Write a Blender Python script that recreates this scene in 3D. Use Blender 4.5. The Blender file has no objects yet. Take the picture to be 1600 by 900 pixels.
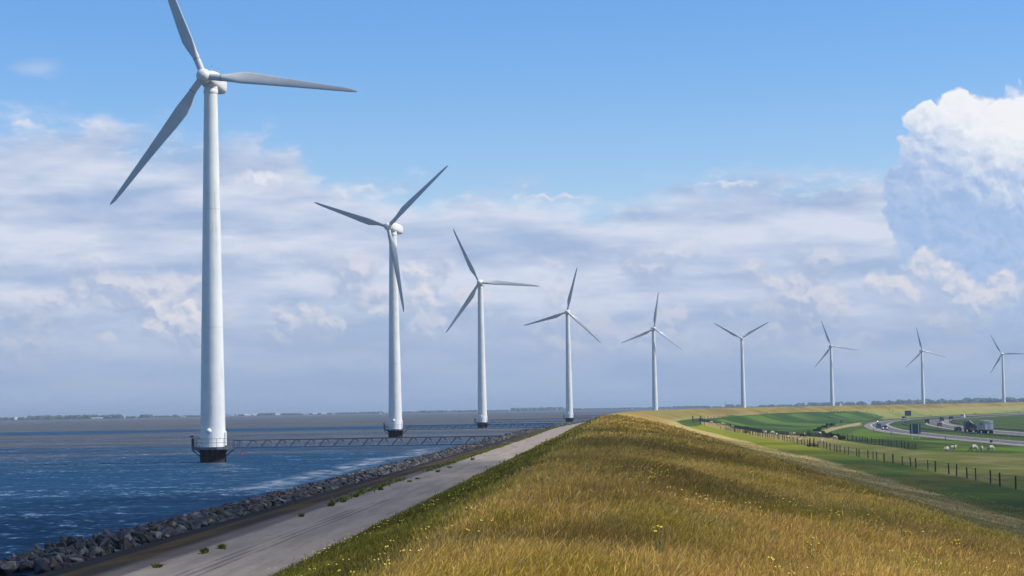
import bpy, math, random
import numpy as np
from mathutils import Vector, Matrix
C = bpy.context.scene.collection
R = math.radians
rng = np.random.default_rng(7)
random.seed(7)

# ------------------------------------------------------------------ camera
F = 2900.0                       # focal length in pixels of the 1600 px wide photograph
CAMZ = 6.15
pitch = math.atan(189.9 / F)
roll = math.atan(0.0172)
fw = Vector((0, math.cos(pitch), math.sin(pitch)))
u0 = Vector((0, -math.sin(pitch), math.cos(pitch)))
x0 = Vector((1, 0, 0))
rt = x0 * math.cos(roll) - u0 * math.sin(roll)
up = x0 * math.sin(roll) + u0 * math.cos(roll)
cam = bpy.data.cameras.new('camera')
camo = bpy.data.objects.new('camera', cam)
C.objects.link(camo)
m = Matrix.Identity(4)
for i in range(3):
    m[i][0] = rt[i]; m[i][1] = up[i]; m[i][2] = -fw[i]
m[2][3] = CAMZ
camo.matrix_world = m
cam.sensor_width = 36.0
cam.lens = F / 1600 * 36.0
cam.clip_start = 0.5
cam.clip_end = 60000
bpy.context.scene.camera = camo

# ------------------------------------------------------------------ light and exposure
SUN_AZ, SUN_EL = 98.0, 50.0      # degrees clockwise from the view direction / above the horizon
sc = bpy.context.scene
sc.view_settings.view_transform = 'Standard'
sc.view_settings.look = 'None'
sc.view_settings.gamma = 1.0
sc.view_settings.use_curve_mapping = False
sc.view_settings.exposure = 0.0
sl = bpy.data.lights.new('sun', 'SUN')
sl.energy = 5.0
sl.angle = R(0.5)
sl.color = (1.0, 0.955, 0.88)
slo = bpy.data.objects.new('sun', sl)
C.objects.link(slo)
sd = Vector((math.sin(R(SUN_AZ)) * math.cos(R(SUN_EL)), math.cos(R(SUN_AZ)) * math.cos(R(SUN_EL)), math.sin(R(SUN_EL))))
slo.rotation_euler = sd.to_track_quat('Z', 'Y').to_euler()
slo.location = (120, 0, 120)
sc.cycles.max_bounces = 6
sc.cycles.transparent_max_bounces = 12
sc.cycles.volume_bounces = 0
sc.cycles.use_denoising = True

# ------------------------------------------------------------------ node helpers
class S:
    """a value in a node tree that can be calculated with"""
    def __init__(s, t, k): s.t, s.k = t, k
    def _m(s, op, *a, clamp=False):
        n = s.t.nodes.new('ShaderNodeMath'); n.operation = op; n.use_clamp = clamp
        for i, v in enumerate((s,) + a):
            if isinstance(v, S): s.t.links.new(v.k, n.inputs[i])
            else: n.inputs[i].default_value = v
        return S(s.t, n.outputs[0])
    def __add__(s, o): return s._m('ADD', o)
    __radd__ = __add__
    def __sub__(s, o): return s._m('SUBTRACT', o)
    def __rsub__(s, o): return (s * -1.0) + o
    def __mul__(s, o): return s._m('MULTIPLY', o)
    __rmul__ = __mul__
    def __truediv__(s, o): return s._m('DIVIDE', o)
    def max(s, o): return s._m('MAXIMUM', o)
    def min(s, o): return s._m('MINIMUM', o)
    def sstep(s, a, b, kind='SMOOTHSTEP'):
        n = s.t.nodes.new('ShaderNodeMapRange'); n.interpolation_type = kind
        s.t.links.new(s.k, n.inputs[0])
        inv = a > b
        n.inputs[1].default_value = min(a, b); n.inputs[2].default_value = max(a, b)
        n.inputs[3].default_value = 1.0 if inv else 0.0
        n.inputs[4].default_value = 0.0 if inv else 1.0
        return S(s.t, n.outputs[0])

def mixc(t, fac, a, b):
    n = t.nodes.new('ShaderNodeMix'); n.data_type = 'RGBA'
    for i, v in ((0, fac), (6, a), (7, b)):
        if isinstance(v, S): t.links.new(v.k, n.inputs[i])
        elif hasattr(v, 'links'): t.links.new(v, n.inputs[i])
        elif i == 0: n.inputs[0].default_value = v
        else: n.inputs[i].default_value = (v[0], v[1], v[2], 1)
    return S(t, n.outputs[2])
def comb(t, x, y, z=0.0):
    n = t.nodes.new('ShaderNodeCombineXYZ')
    for i, v in enumerate((x, y, z)):
        if isinstance(v, S): t.links.new(v.k, n.inputs[i])
        else: n.inputs[i].default_value = v
    return S(t, n.outputs[0])
def sep(t, v):
    n = t.nodes.new('ShaderNodeSeparateXYZ'); t.links.new(v.k, n.inputs[0])
    return [S(t, o) for o in n.outputs]
def noise(t, vec, scale=1.0, detail=4.0, rough=0.5, col=False, dist=0.0):
    n = t.nodes.new('ShaderNodeTexNoise')
    if vec is not None: t.links.new(vec.k, n.inputs['Vector'])
    n.inputs['Scale'].default_value = scale; n.inputs['Detail'].default_value = detail
    n.inputs['Roughness'].default_value = rough; n.inputs['Distortion'].default_value = dist
    return S(t, n.outputs['Color' if col else 'Fac'])
def vmul(t, vec, xyz):
    n = t.nodes.new('ShaderNodeVectorMath'); n.operation = 'MULTIPLY'
    t.links.new(vec.k, n.inputs[0]); n.inputs[1].default_value = xyz
    return S(t, n.outputs[0])
def vadd(t, a, b):
    n = t.nodes.new('ShaderNodeVectorMath'); n.operation = 'ADD'
    t.links.new(a.k, n.inputs[0])
    if isinstance(b, S): t.links.new(b.k, n.inputs[1])
    else: n.inputs[1].default_value = b
    return S(t, n.outputs[0])

# ------------------------------------------------------------------ sky
def PX(px): return math.degrees(math.atan((px - 800) / F))
def PY(px, py): return math.degrees(math.atan((653.6 - 0.0172 * px - py) / F))
world = bpy.data.worlds.new('World'); sc.world = world
world.use_nodes = True
world.cycles.sampling_method = 'MANUAL'; world.cycles.sample_map_resolution = 256
t = world.node_tree; t.nodes.clear()
wout = t.nodes.new('ShaderNodeOutputWorld')
skyn = t.nodes.new('ShaderNodeTexSky'); skyn.sky_type = 'NISHITA'
skyn.sun_disc = False
skyn.sun_elevation = R(SUN_EL); skyn.sun_rotation = R(SUN_AZ)
skyn.air_density = 1.0; skyn.dust_density = 0.6; skyn.ozone_density = 2.5
tc = t.nodes.new('ShaderNodeTexCoord')
gx, gy, gz = sep(t, S(t, tc.outputs['Generated']))
az = gx._m('ARCTAN2', gy) * 57.2958
el = gz._m('ARCSINE') * 57.2958
P = comb(t, az, el, 0.0)
hi_ = el.sstep(14, 45)
tint_ = mixc(t, el.sstep(4, 13), (1.20, 1.25, 1.36), (0.74, 1.12, 1.48))
vm_ = t.nodes.new('ShaderNodeVectorMath'); vm_.operation = 'MULTIPLY'
t.links.new(skyn.outputs[0], vm_.inputs[0]); t.links.new(tint_.k, vm_.inputs[1]); SKYLOW = S(t, vm_.outputs[0])
skycol = mixc(t, hi_, SKYLOW, vmul(t, S(t, skyn.outputs[0]), (0.66, 0.72, 0.80)))
# cloud bank: its upper edge by azimuth
fc = t.nodes.new('ShaderNodeFloatCurve')
cv = fc.mapping.curves[0]
pts = [(-30, 7.5), (-22, 8.2), (-15.4, 9.0), (-13.2, 9.1), (-10.5, 8.6), (-7.3, 8.7), (-5.9, 7.4), (-3.2, 6.9), (0, 6.75), (3.2, 6.6), (4.6, 6.75),
       (6.3, 7.1), (8, 7.2), (11.7, 7.1), (16, 7.2), (22, 7.8), (30, 7.5)]
for i, (a, e) in enumerate(pts):
    x, y = (a + 30) / 60, e / 12
    if i == 0: cv.points[0].location = (x, y)
    elif i == len(pts) - 1: cv.points[-1].location = (x, y)
    else: cv.points.new(x, y)
fc.mapping.update()
t.links.new(((az + 30) / 60).k, fc.inputs[1])
topel = S(t, fc.outputs[0]) * 12
n_edge = noise(t, vmul(t, P, (0.5, 1.1, 1)), 1.0, 7, 0.55)
n_fine = noise(t, vmul(t, P, (1.3, 2.6, 1)), 1.0, 6, 0.6)
n_big = noise(t, vadd(t, vmul(t, P, (0.15, 0.72, 1)), (3.1, 1.7, 0)), 1.0, 7, 0.56)
n_big2 = noise(t, vadd(t, vmul(t, P, (0.15, 0.72, 1)), (3.03, 1.32, 0)), 1.0, 7, 0.56)
depth = topel - el + (n_edge - 0.5) * 3.2 + (n_fine - 0.5) * 0.7
a_bank = depth.sstep(-0.35, 1.1)
thick = depth.sstep(-0.2, 1.6)
tone = (n_big - 0.5) * 2.3 + (n_big - n_big2) * 2.2 + (n_fine - 0.5) * 0.35 + 0.62 + (el - 4.0) * 0.035
tone = tone.sstep(0.05, 1.1, 'LINEAR')
shade_c, light_c = (0.375, 0.485, 0.71), (0.68, 0.735, 0.87)
bank = mixc(t, tone, shade_c, light_c)
rim = depth.sstep(-0.1, 0.3) * depth.sstep(1.0, 0.3) * n_fine.sstep(0.47, 0.62)
bank = mixc(t, rim * 0.6, bank, (0.82, 0.83, 0.90))
# general thinning
a_bank = a_bank * ((n_big.sstep(0.25, 0.5) * 0.25 + 0.75).max(thick * 0.93))
# a loose scrap high on the left
dx = (az - PX(52)) / 0.95; dy = (el - PY(52, 118)) / 0.45
scrap = (1.0 - (dx * dx + dy * dy)._m('SQRT') + (n_edge - 0.5) * 2.0).sstep(0.0, 0.9) * 0.42
cloud = bank; alpha = a_bank.max(scrap)
# cumulus puffs, painted far to near in directions on the sky
wn = noise(t, vmul(t, P, (0.9, 0.9, 1)), 1.0, 1, 0.5, col=True)
wn2 = noise(t, vmul(t, P, (3.4, 3.4, 1)), 1.0, 5, 0.5, col=True)
sx, sy, _ = sep(t, wn); fx, fy, _ = sep(t, wn2)
WX = az + (sx - 0.5) * 0.42 + (fx - 0.5) * 0.38
WY = el + (sy - 0.5) * 0.42 + (fy - 0.5) * 0.38
def voro(vec, sc_):
    v_ = t.nodes.new('ShaderNodeTexVoronoi'); v_.feature = 'SMOOTH_F1'; v_.inputs['Scale'].default_value = sc_
    v_.inputs['Smoothness'].default_value = 0.6; t.links.new(vec.k, v_.inputs['Vector']); return S(t, v_.outputs['Distance'])
Pw = comb(t, WX, WY, 0)
bil = voro(Pw, 2.3)
emb = (voro(vadd(t, Pw, (0.08, 0.14, 0)), 2.3) - bil) * 1.5 + (noise(t, vadd(t, Pw, (0.04, 0.08, 0)), 2.6, 4, 0.5) - noise(t, Pw, 2.6, 4, 0.5)) * 2.6
# rows of small distant cumulus heads low in the bank
rowf = noise(t, vadd(t, vmul(t, Pw, (0.42, 0.62, 1)), (7.7, 2.3, 0)), 1.0, 4, 0.5)
rowf2 = noise(t, vadd(t, vmul(t, Pw, (0.42, 0.62, 1)), (7.76, 2.5, 0)), 1.0, 4, 0.5)
rmask = rowf.sstep(0.48, 0.58) * el.sstep(1.0, 2.2) * el.sstep(5.4, 4.0)
rlit = ((rowf - rowf2) * 6.0 + emb * 0.5 + 0.35).sstep(0.0, 1.0)
cloud = mixc(t, rmask * 0.75, cloud, mixc(t, rlit, (0.40, 0.49, 0.69), (0.74, 0.73, 0.80)))
def puff(px, py, r, lit, shd, opac=1.0, sq=1.0, bottom=0.3, soft=0.35, lo=-0.5, hi=0.75, e=1.0):
    """one rounded billow: px/py/r give its direction and size on the sky"""
    global cloud, alpha
    rd = math.degrees(r / F)
    ux = (WX - PX(px)) / (rd * sq); uy = (WY - PY(px, py)) / rd
    d = (ux * ux + uy * uy)._m('SQRT') + bil * 0.4
    msk = d.sstep(1.25, 1.25 - soft)
    msk = msk * uy.sstep(-bottom - 0.75, -bottom + 0.35) * opac
    sh = (uy * 0.7 + ux * 0.35 + emb * e).sstep(lo, hi)
    cloud = mixc(t, msk, cloud, mixc(t, sh, shd, lit))
    alpha = alpha.max(msk)
W_LIT, W_CRM, W_SHD, W_BLUE = (0.93, 0.93, 0.96), (0.80, 0.77, 0.80), (0.44, 0.53, 0.72), (0.345, 0.50, 0.77)
# the tall tower on the right, hindmost first
relief = emb * 0.45 + (noise(t, vadd(t, Pw, (0.22, 0.4, 0)), 0.9, 3, 0.5) - noise(t, Pw, 0.9, 3, 0.5)) * 1.2
gtow = (el - 8.6 + (az - 12.3) * 0.45 + (sx - 0.5) * 1.4 + relief * 1.5).sstep(-1.9, 1.1)
tbody = mixc(t, (relief * 0.9 + 0.4).sstep(0.0, 1.0), (0.35, 0.50, 0.775), (0.49, 0.61, 0.83))
tcol = mixc(t, gtow, tbody, (0.90, 0.915, 0.95))
def tower(px, py, r, soft=0.2, opac=1.0, bot=9.0):
    """a billow of the tall cumulus: outline only, the whole tower shares one shading"""
    global cloud, alpha
    rd = math.degrees(r / F)
    ux = (WX - PX(px)) / rd; uy = (WY - PY(px, py)) / rd
    msk = ((ux * ux + uy * uy)._m('SQRT') + bil * 0.4).sstep(1.25, 1.25 - soft) * uy.sstep(-bot - 0.5, -bot + 0.5) * opac
    cloud = mixc(t, msk, cloud, tcol); alpha = alpha.max(msk)
for a in [(1610, 232, 78), (1450, 196, 28), (1515, 196, 48), (1572, 226, 56), (1452, 248, 40), (1500, 270, 66), (1580, 320, 110), (1436, 300, 46)]: tower(*a)
for a in [(1424, 346, 40), (1500, 370, 95, .3), (1620, 420, 130, .3)]: tower(*a)
tower(1450, 400, 62, .8, .85); tower(1540, 440, 90, .8, .7)
for a in [(1450, 428, 36), (1490, 450, 34), (1412, 466, 34), (1565, 470, 44), (1520, 486, 46), (1372, 452, 28), (1300, 484, 30)]: puff(*a, (0.80, 0.78, 0.82), (0.46, 0.55, 0.75), 0.82, bottom=0.2, soft=0.4, lo=-0.6, hi=0.8)
# smaller ones along the bank
for a in [(1242, 472, 24), (1140, 494, 20), (1196, 490, 32), (840, 530, 26), (50, 552, 34)]:
    puff(*a, (0.72, 0.72, 0.80), (0.43, 0.52, 0.71), 0.6, bottom=0.0, soft=0.6)
for a in [(650, 436, 30), (656, 475, 30), (664, 510, 36)]: puff(*a, (0.80, 0.79, 0.84), (0.46, 0.54, 0.73), 0.8, bottom=0.3, soft=0.4)
for a in [(482, 504, 32), (514, 512, 26), (448, 512, 26), (585, 494, 16), (162, 540, 22)]: puff(*a, (0.80, 0.79, 0.84), (0.45, 0.53, 0.73), 0.8, bottom=0.0, soft=0.35)
puff(488, 532, 36, (0.52, 0.58, 0.74), (0.43, 0.51, 0.71), 0.7, bottom=0.2, soft=0.5)
for a in [(246, 486, 22), (286, 502, 30), (250, 524, 38), (300, 534, 44)]: puff(*a, (0.86, 0.83, 0.85), (0.47, 0.54, 0.72), 0.88, bottom=0.1, soft=0.3)
# bright ridges on the top edge of the bank
for (px, py, r, q) in [(1140, 290, 9, 6.5), (860, 312, 9, 9), (560, 302, 16, 3.5), (40, 210, 14, 2.6), (150, 208, 14, 2.6), (400, 285, 16, 3.5)]:
    puff(px, py, r, (0.84, 0.84, 0.90), (0.60, 0.65, 0.80), 0.75, sq=q, bottom=0.0, soft=0.6)
# everything sinks into pale air towards the horizon
lowmix = el.sstep(4.2, 0.6)
cloud = mixc(t, lowmix * 0.8, cloud, (0.345, 0.45, 0.655))
alpha = alpha.max(el.sstep(3.5, 1.5))
alpha = alpha * el.sstep(40, 20)
bgs = t.nodes.new('ShaderNodeBackground'); bgc = t.nodes.new('ShaderNodeBackground')
t.links.new(skycol.k, bgs.inputs[0]); bgs.inputs[1].default_value = 0.11
t.links.new(cloud.k, bgc.inputs[0]); bgc.inputs[1].default_value = 1.0
mx = t.nodes.new('ShaderNodeMixShader')
t.links.new(alpha.k, mx.inputs[0]); t.links.new(bgs.outputs[0], mx.inputs[1]); t.links.new(bgc.outputs[0], mx.inputs[2])
t.links.new(mx.outputs[0], wout.inputs[0])

# ------------------------------------------------------------------ materials
def mat(name, col=(0.5, 0.5, 0.5), rough=0.6, metal=0.0, spec=0.5, var=0.0, vscale=1.0, emit=None, bump=0.0, bscale=10.0, col2=None):
    m = bpy.data.materials.new(name); m.use_nodes = True
    t = m.node_tree; b = t.nodes['Principled BSDF']
    b.inputs['Base Color'].default_value = (*col, 1)
    b.inputs['Roughness'].default_value = rough; b.inputs['Metallic'].default_value = metal
    b.inputs['Specular IOR Level'].default_value = spec
    tcn = t.nodes.new('ShaderNodeTexCoord'); v = S(t, tcn.outputs['Object'])
    if var or col2:
        n = noise(t, v, vscale, 6, 0.6).sstep(0.3, 0.7)
        c2 = col2 or tuple(c * (1 - var) for c in col)
        t.links.new(mixc(t, n, col, c2).k, b.inputs['Base Color'])
    if bump:
        bn = t.nodes.new('ShaderNodeBump'); bn.inputs['Strength'].default_value = bump
        t.links.new(noise(t, v, bscale, 5, 0.6).k, bn.inputs['Height']); t.links.new(bn.outputs[0], b.inputs['Normal'])
    if emit:
        b.inputs['Emission Color'].default_value = (*emit[:3], 1); b.inputs['Emission Strength'].default_value = emit[3]
    return m
def vcol_mat(name, rough=0.9, fine=3.0, amt=0.35, bump=0.0, bscale=4.0, transl=0.0, spec=0.2, aspect=(1, 1, 1)):
    """the colour each point of the surface itself has, broken up by a fine noise"""
    m = bpy.data.materials.new(name); m.use_nodes = True
    t = m.node_tree; b = t.nodes['Principled BSDF']
    at_ = t.nodes.new('ShaderNodeAttribute'); at_.attribute_name = 'col'
    geo = t.nodes.new('ShaderNodeNewGeometry'); v = vmul(t, S(t, geo.outputs['Position']), aspect)
    n = noise(t, v, fine, 6, 0.65)
    n2 = noise(t, v, fine * 0.12, 4, 0.6)
    k = (n - 0.5) * (2.2 * amt) + (n2 - 0.5) * amt * 1.2 + 1.0
    mm = t.nodes.new('ShaderNodeVectorMath'); mm.operation = 'SCALE'
    t.links.new(at_.outputs['Color'], mm.inputs[0]); t.links.new(k.k, mm.inputs['Scale'])
    t.links.new(mm.outputs[0], b.inputs['Base Color'])
    b.inputs['Roughness'].default_value = rough; b.inputs['Specular IOR Level'].default_value = spec
    if bump:
        bn = t.nodes.new('ShaderNodeBump'); bn.inputs['Strength'].default_value = bump; bn.inputs['Distance'].default_value = 0.2
        t.links.new(noise(t, v, bscale, 6, 0.7).k, bn.inputs['Height']); t.links.new(bn.outputs[0], b.inputs['Normal'])
    if transl:
        tr = t.nodes.new('ShaderNodeBsdfTranslucent'); t.links.new(mm.outputs[0], tr.inputs[0])
        ms = t.nodes.new('ShaderNodeMixShader'); ms.inputs[0].default_value = transl
        t.links.new(b.outputs[0], ms.inputs[1]); t.links.new(tr.outputs[0], ms.inputs[2])
        t.links.new(ms.outputs[0], t.nodes['Material Output'].inputs[0])
    return m
M_WHITE = mat('turbine_paint', (0.80, 0.79, 0.76), 0.38, var=0.10, vscale=0.35, spec=0.4)
M_BLADE = mat('blade_paint', (0.58, 0.59, 0.60), 0.35, var=0.14, vscale=0.3, spec=0.4)
def streaks(m_, amt):
    t = m_.node_tree; b = t.nodes['Principled BSDF']; lk = b.inputs['Base Color'].links[0]; src = S(t, lk.from_socket)
    tcn = t.nodes.new('ShaderNodeTexCoord'); v = vmul(t, S(t, tcn.outputs['Object']), (2.2, 2.2, 0.07))
    v2 = vmul(t, S(t, tcn.outputs['Object']), (.9, .9, .5))
    k = noise(t, v, 1.0, 5, .65).sstep(.48, .72) * noise(t, v2, 1.0, 3, .5).sstep(.35, .65) * amt
    t.links.new(mixc(t, k, src, (.30, .29, .26)).k, b.inputs['Base Color'])
streaks(M_WHITE, .45); streaks(M_BLADE, .3)
M_SEAM = mat('seam_dark', (0.10, 0.10, 0.11), 0.6)
M_RUST = mat('rusty_pile', (0.075, 0.022, 0.012), 0.85, col2=(0.014, 0.009, 0.009), vscale=1.2, bump=0.4)
M_GALV = mat('galvanised_steel', (0.11, 0.135, 0.18), 0.5, metal=0.3, var=0.3, vscale=3)
M_PLAT = mat('platform_steel', (0.12, 0.14, 0.19), 0.6, metal=0.2, var=0.4, vscale=2)
M_DARK = mat('dark_steel', (0.03, 0.035, 0.045), 0.6)
M_POST = mat('weathered_post', (0.045, 0.035, 0.028), 0.9, var=0.5, vscale=6, bump=0.4)
M_WIRE = mat('fence_wire', (0.08, 0.08, 0.08), 0.5, metal=0.6)
M_RUBBER = mat('rubber', (0.015, 0.015, 0.016), 0.8)
M_GLASS = mat('dark_glass', (0.02, 0.025, 0.03), 0.08, spec=0.8)

# ------------------------------------------------------------------ mesh helpers
class MB:
    def __init__(s): s.v, s.f, s.mi, s.c, s.sm = [], [], [], None, []
    def add(s, vs, fs, mi=0, smooth=False):
        o = len(s.v); s.v += [tuple(p) for p in vs]; s.f += [tuple(o + i for i in f) for f in fs]
        s.mi += [mi] * len(fs); s.sm += [smooth] * len(fs); return s
    def box(s, c, d, rz=0.0, mi=0, M=None):
        hx, hy, hz = d[0] / 2, d[1] / 2, d[2] / 2
        vs = [Vector((x, y, z)) for x in (-hx, hx) for y in (-hy, hy) for z in (-hz, hz)]
        mm = Matrix.Rotation(rz, 4, 'Z')
        vs = [mm @ v + Vector(c) for v in vs]
        if M is not None: vs = [M @ v for v in vs]
        return s.add(vs, [(0, 1, 3, 2), (4, 6, 7, 5), (0, 4, 5, 1), (2, 3, 7, 6), (0, 2, 6, 4), (1, 5, 7, 3)], mi)
    def tube(s, a, b, r, n=6, r2=None, mi=0, smooth=True, cap=True):
        a, b = Vector(a), Vector(b); r2 = r if r2 is None else r2
        d = (b - a).normalized(); h = Vector((0, 0, 1)) if abs(d.z) < 0.9 else Vector((1, 0, 0))
        p = d.cross(h).normalized(); q = d.cross(p)
        vs = []
        for k in range(n):
            an = 2 * math.pi * k / n; e = p * math.cos(an) + q * math.sin(an); vs += [a + e * r, b + e * r2]
        s.add(vs, [(2 * k, 2 * ((k + 1) % n), 2 * ((k + 1) % n) + 1, 2 * k + 1) for k in range(n)], mi, smooth)
        if cap: s.add([vs[2 * k] for k in range(n)], [tuple(range(n))], mi); s.add([vs[2 * k + 1] for k in range(n)], [tuple(reversed(range(n)))], mi)
        return s
    def lathe(s, prof, n=24, mi=0, M=None, smooth=True, cap=True):
        vs = []
        for r, z in prof:
            for k in range(n):
                an = 2 * math.pi * k / n; vs.append(Vector((r * math.cos(an), r * math.sin(an), z)))
        if M is not None: vs = [M @ v for v in vs]
        fs = [(j * n + k, j * n + (k + 1) % n, (j + 1) * n + (k + 1) % n, (j + 1) * n + k) for j in range(len(prof) - 1) for k in range(n)]
        s.add(vs, fs, mi, smooth)
        if cap:
            s.add(vs[:n], [tuple(reversed(range(n)))], mi); s.add(vs[-n:], [tuple(range(n))], mi)
        return s
    def loft(s, rings, mi=0, smooth=True, cap=True):
        n = len(rings[0]); vs = [p for r in rings for p in r]
        fs = [(j * n + k, j * n + (k + 1) % n, (j + 1) * n + (k + 1) % n, (j + 1) * n + k) for j in range(len(rings) - 1) for k in range(n)]
        s.add(vs, fs, mi, smooth)
        if cap: s.add(rings[0], [tuple(reversed(range(n)))], mi); s.add(rings[-1], [tuple(range(n))], mi)
        return s
    def mesh(s, name, mats):
        me = bpy.data.meshes.new(name); me.from_pydata(s.v, [], s.f)
        for m_ in (mats if isinstance(mats, (list, tuple)) else [mats]): me.materials.append(m_)
        me.polygons.foreach_set('material_index', s.mi); me.polygons.foreach_set('use_smooth', s.sm)
        me.update(); return me
    def build(s, name, mats, parent=None, mtx=None):
        return link(name, s.mesh(name, mats), parent, mtx)
def link(name, me, parent=None, mtx=None):
    o = bpy.data.objects.new(name, me); C.objects.link(o)
    if parent is not None: o.parent = parent
    if mtx is not None: o.matrix_local = mtx
    return o
def np_mesh(name, verts, quads, material, cols=None, smooth=True, tris=None):
    me = bpy.data.meshes.new(name)
    verts = np.asarray(verts, dtype=np.float32).reshape(-1, 3)
    me.vertices.add(len(verts)); me.vertices.foreach_set('co', verts.ravel())
    parts = []; starts = []; tot = 0
    for arr, k in ((quads, 4), (tris, 3)):
        if arr is None or len(arr) == 0: continue
        arr = np.asarray(arr, dtype=np.int32).reshape(-1, k)
        parts.append(arr.ravel()); starts.append(np.arange(len(arr), dtype=np.int32) * k + tot); tot += arr.size
    loops = np.concatenate(parts); st = np.concatenate(starts)
    me.loops.add(len(loops)); me.loops.foreach_set('vertex_index', loops)
    me.polygons.add(len(st)); me.polygons.foreach_set('loop_start', st)
    me.update(calc_edges=True)
    me.polygons.foreach_set('use_smooth', np.full(len(st), smooth))
    if cols is not None:
        at_ = me.color_attributes.new('col', 'FLOAT_COLOR', 'POINT')
        c4 = np.ones((len(verts), 4), dtype=np.float32); c4[:, :3] = cols
        at_.data.foreach_set('color', c4.ravel())
    me.materials.append(material); me.validate(); me.update()
    return me
def empty(name, loc=(0, 0, 0), rz=0.0):
    o = bpy.data.objects.new(name, None); C.objects.link(o); o.location = loc; o.rotation_euler = (0, 0, rz)
    o.empty_display_size = 0.3; return o
def tag(o, label=None, cat=None, group=None, kind=None):
    if label: o['label'] = label
    if cat: o['category'] = cat
    if group: o['group'] = group
    if kind: o['kind'] = kind
    return o
def copy_tree(o, parent=None):
    c = o.copy(); C.objects.link(c)
    if parent is not None: c.parent = parent
    for ch in [q for q in o.children]: copy_tree(ch, c)
    return c

# value noise for colours and heights
_perm = rng.random((256, 256)).astype(np.float32)
def vnoise(x, y):
    xi = np.floor(x).astype(int); yi = np.floor(y).astype(int); fx_ = x - xi; fy_ = y - yi
    fx_ = fx_ * fx_ * (3 - 2 * fx_); fy_ = fy_ * fy_ * (3 - 2 * fy_)
    g = lambda a, b: _perm[a & 255, b & 255]
    return (g(xi, yi) * (1 - fx_) + g(xi + 1, yi) * fx_) * (1 - fy_) + (g(xi, yi + 1) * (1 - fx_) + g(xi + 1, yi + 1) * fx_) * fy_
def fbm(x, y, o=4):
    r = 0; a = 0.5; tt = 0
    for k in range(o):
        r = r + a * vnoise(x * 2 ** k + 17.3 * k, y * 2 ** k + 5.1 * k); tt += a; a *= 0.5
    return r / tt

# ------------------------------------------------------------------ layout: turbine row and dike axis
TURB = [(-39.3, 242, 333), (-27.8, 443, 618), (-10.2, 643, 754), (26.3, 849, 890), (80.8, 1046, 1024), (152.5, 1220, 1162), (245, 1416, 1301), (350, 1580, 1443), (461, 1738, 1569)]
def catmull(p, step=2.0):
    out = []
    for i in range(1, len(p) - 2):
        p0, p1, p2, p3 = [np.array(q, float) for q in p[i - 1:i + 3]]
        n = max(2, int(np.linalg.norm(p2 - p1) / step))
        for k in range(n):
            u = k / n
            out.append(0.5 * ((2 * p1) + (-p0 + p2) * u + (2 * p0 - 5 * p1 + 4 * p2 - p3) * u * u + (-p0 + 3 * p1 - 3 * p2 + p3) * u ** 3))
    out.append(np.array(p[-2], float)); return np.array(out)
ctl = [(-64, -300), (-63.8, -200), (-52.6, 0), (-39.3, 242), (-27.8, 443), (-7.2, 643), (28.3, 842), (82, 1035), (156, 1222), (248, 1402), (350, 1575), (461, 1740), (577, 1905), (695, 2070), (815, 2230)]
row = catmull(ctl, 2.0)
tan_ = np.gradient(row, axis=0); tan_ /= np.linalg.norm(tan_, axis=1)[:, None]
for _ in range(60):   # smooth headings
    tan_[1:-1] = (tan_[:-2] + tan_[1:-1] + tan_[2:]) / 3
tan_ /= np.linalg.norm(tan_, axis=1)[:, None]
nor = np.stack([tan_[:, 1], -tan_[:, 0]], 1)          # points inland (right)
AX = row + nor * 52.0
ds = np.r_[0, np.cumsum(np.linalg.norm(np.diff(AX, axis=0), axis=1))]
k0 = np.argmin(np.abs(AX[:, 1])); ds = ds - ds[k0]
def axpt(s):
    s = np.asarray(s, float)
    p = np.stack([np.interp(s, ds, AX[:, i]) for i in (0, 1)], -1)
    n_ = np.stack([np.interp(s, ds, nor[:, i]) for i in (0, 1)], -1)
    return p, n_
def as_xy(a, s):
    p, n_ = axpt(s); return p + n_ * np.asarray(a, float)[..., None]
def to_as(x, y):
    pts_ = np.stack([np.ravel(x), np.ravel(y)], -1); a = np.empty(len(pts_)); s = np.empty(len(pts_))
    for i in range(0, len(pts_), 4000):
        d = pts_[i:i + 4000, None, :] - AX[None]
        j = np.argmin((d ** 2).sum(-1), axis=1); q = pts_[i:i + 4000] - AX[j]
        a[i:i + 4000] = (q * nor[j]).sum(-1); s[i:i + 4000] = ds[j] + (q * tan_[j]).sum(-1)
    return a, s
def lerp_s(s, s0, s1, v0, v1):
    u = np.clip((s - s0) / (s1 - s0), 0, 1); u = u * u * (3 - 2 * u); return v0 + (v1 - v0) * u
POLDER = -3.9
def zprof(a, s):
    a = np.asarray(a, float); s = np.asarray(s, float)
    crest = lerp_s(s, 80, 800, 4.35, 5.0)
    z = np.interp(a, [-70, -34, -30, -24, -18.6, -15.2, -12.8, -12.0, -8.0, -7.6], [-4, -2.5, -1.4, -0.5, 1.0, 1.7, 2.05, 2.14, 2.16, 2.22])
    u = np.clip((a + 7.6) / 6.1, 0, 1); z = np.where(a > -7.6, 2.22 + (crest - 2.22) * (u ** 0.95) , z)
    u = np.clip((a + 3) / 4.5, 0, 1)
    k = np.clip((a - 1.0) / 26.0, 0, 1)
    toe = lerp_s(s, 400, 900, -1.4, -2.6)
    z = np.where(a > 1.0, crest + (toe - crest) * (k + 0.03 * np.sin(k * math.pi * 2 + math.pi)), z)
    b0, b1 = 27.0, lerp_s(s, 350, 850, 62, 34); b2 = lerp_s(s, 350, 850, 88, 46)
    z = np.where(a > b0, toe - 0.6 * np.clip((a - b0) / (b1 - b0), 0, 1), z)
    u = np.clip((a - b1) / (b2 - b1), 0, 1); u = u * u * (3 - 2 * u)
    z = np.where(a > b1, (toe - 0.6) + (POLDER - toe + 0.6) * u, z)
    return z
def zat(x, y):
    a, s = to_as(x, y); return zprof(a, s)
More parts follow.
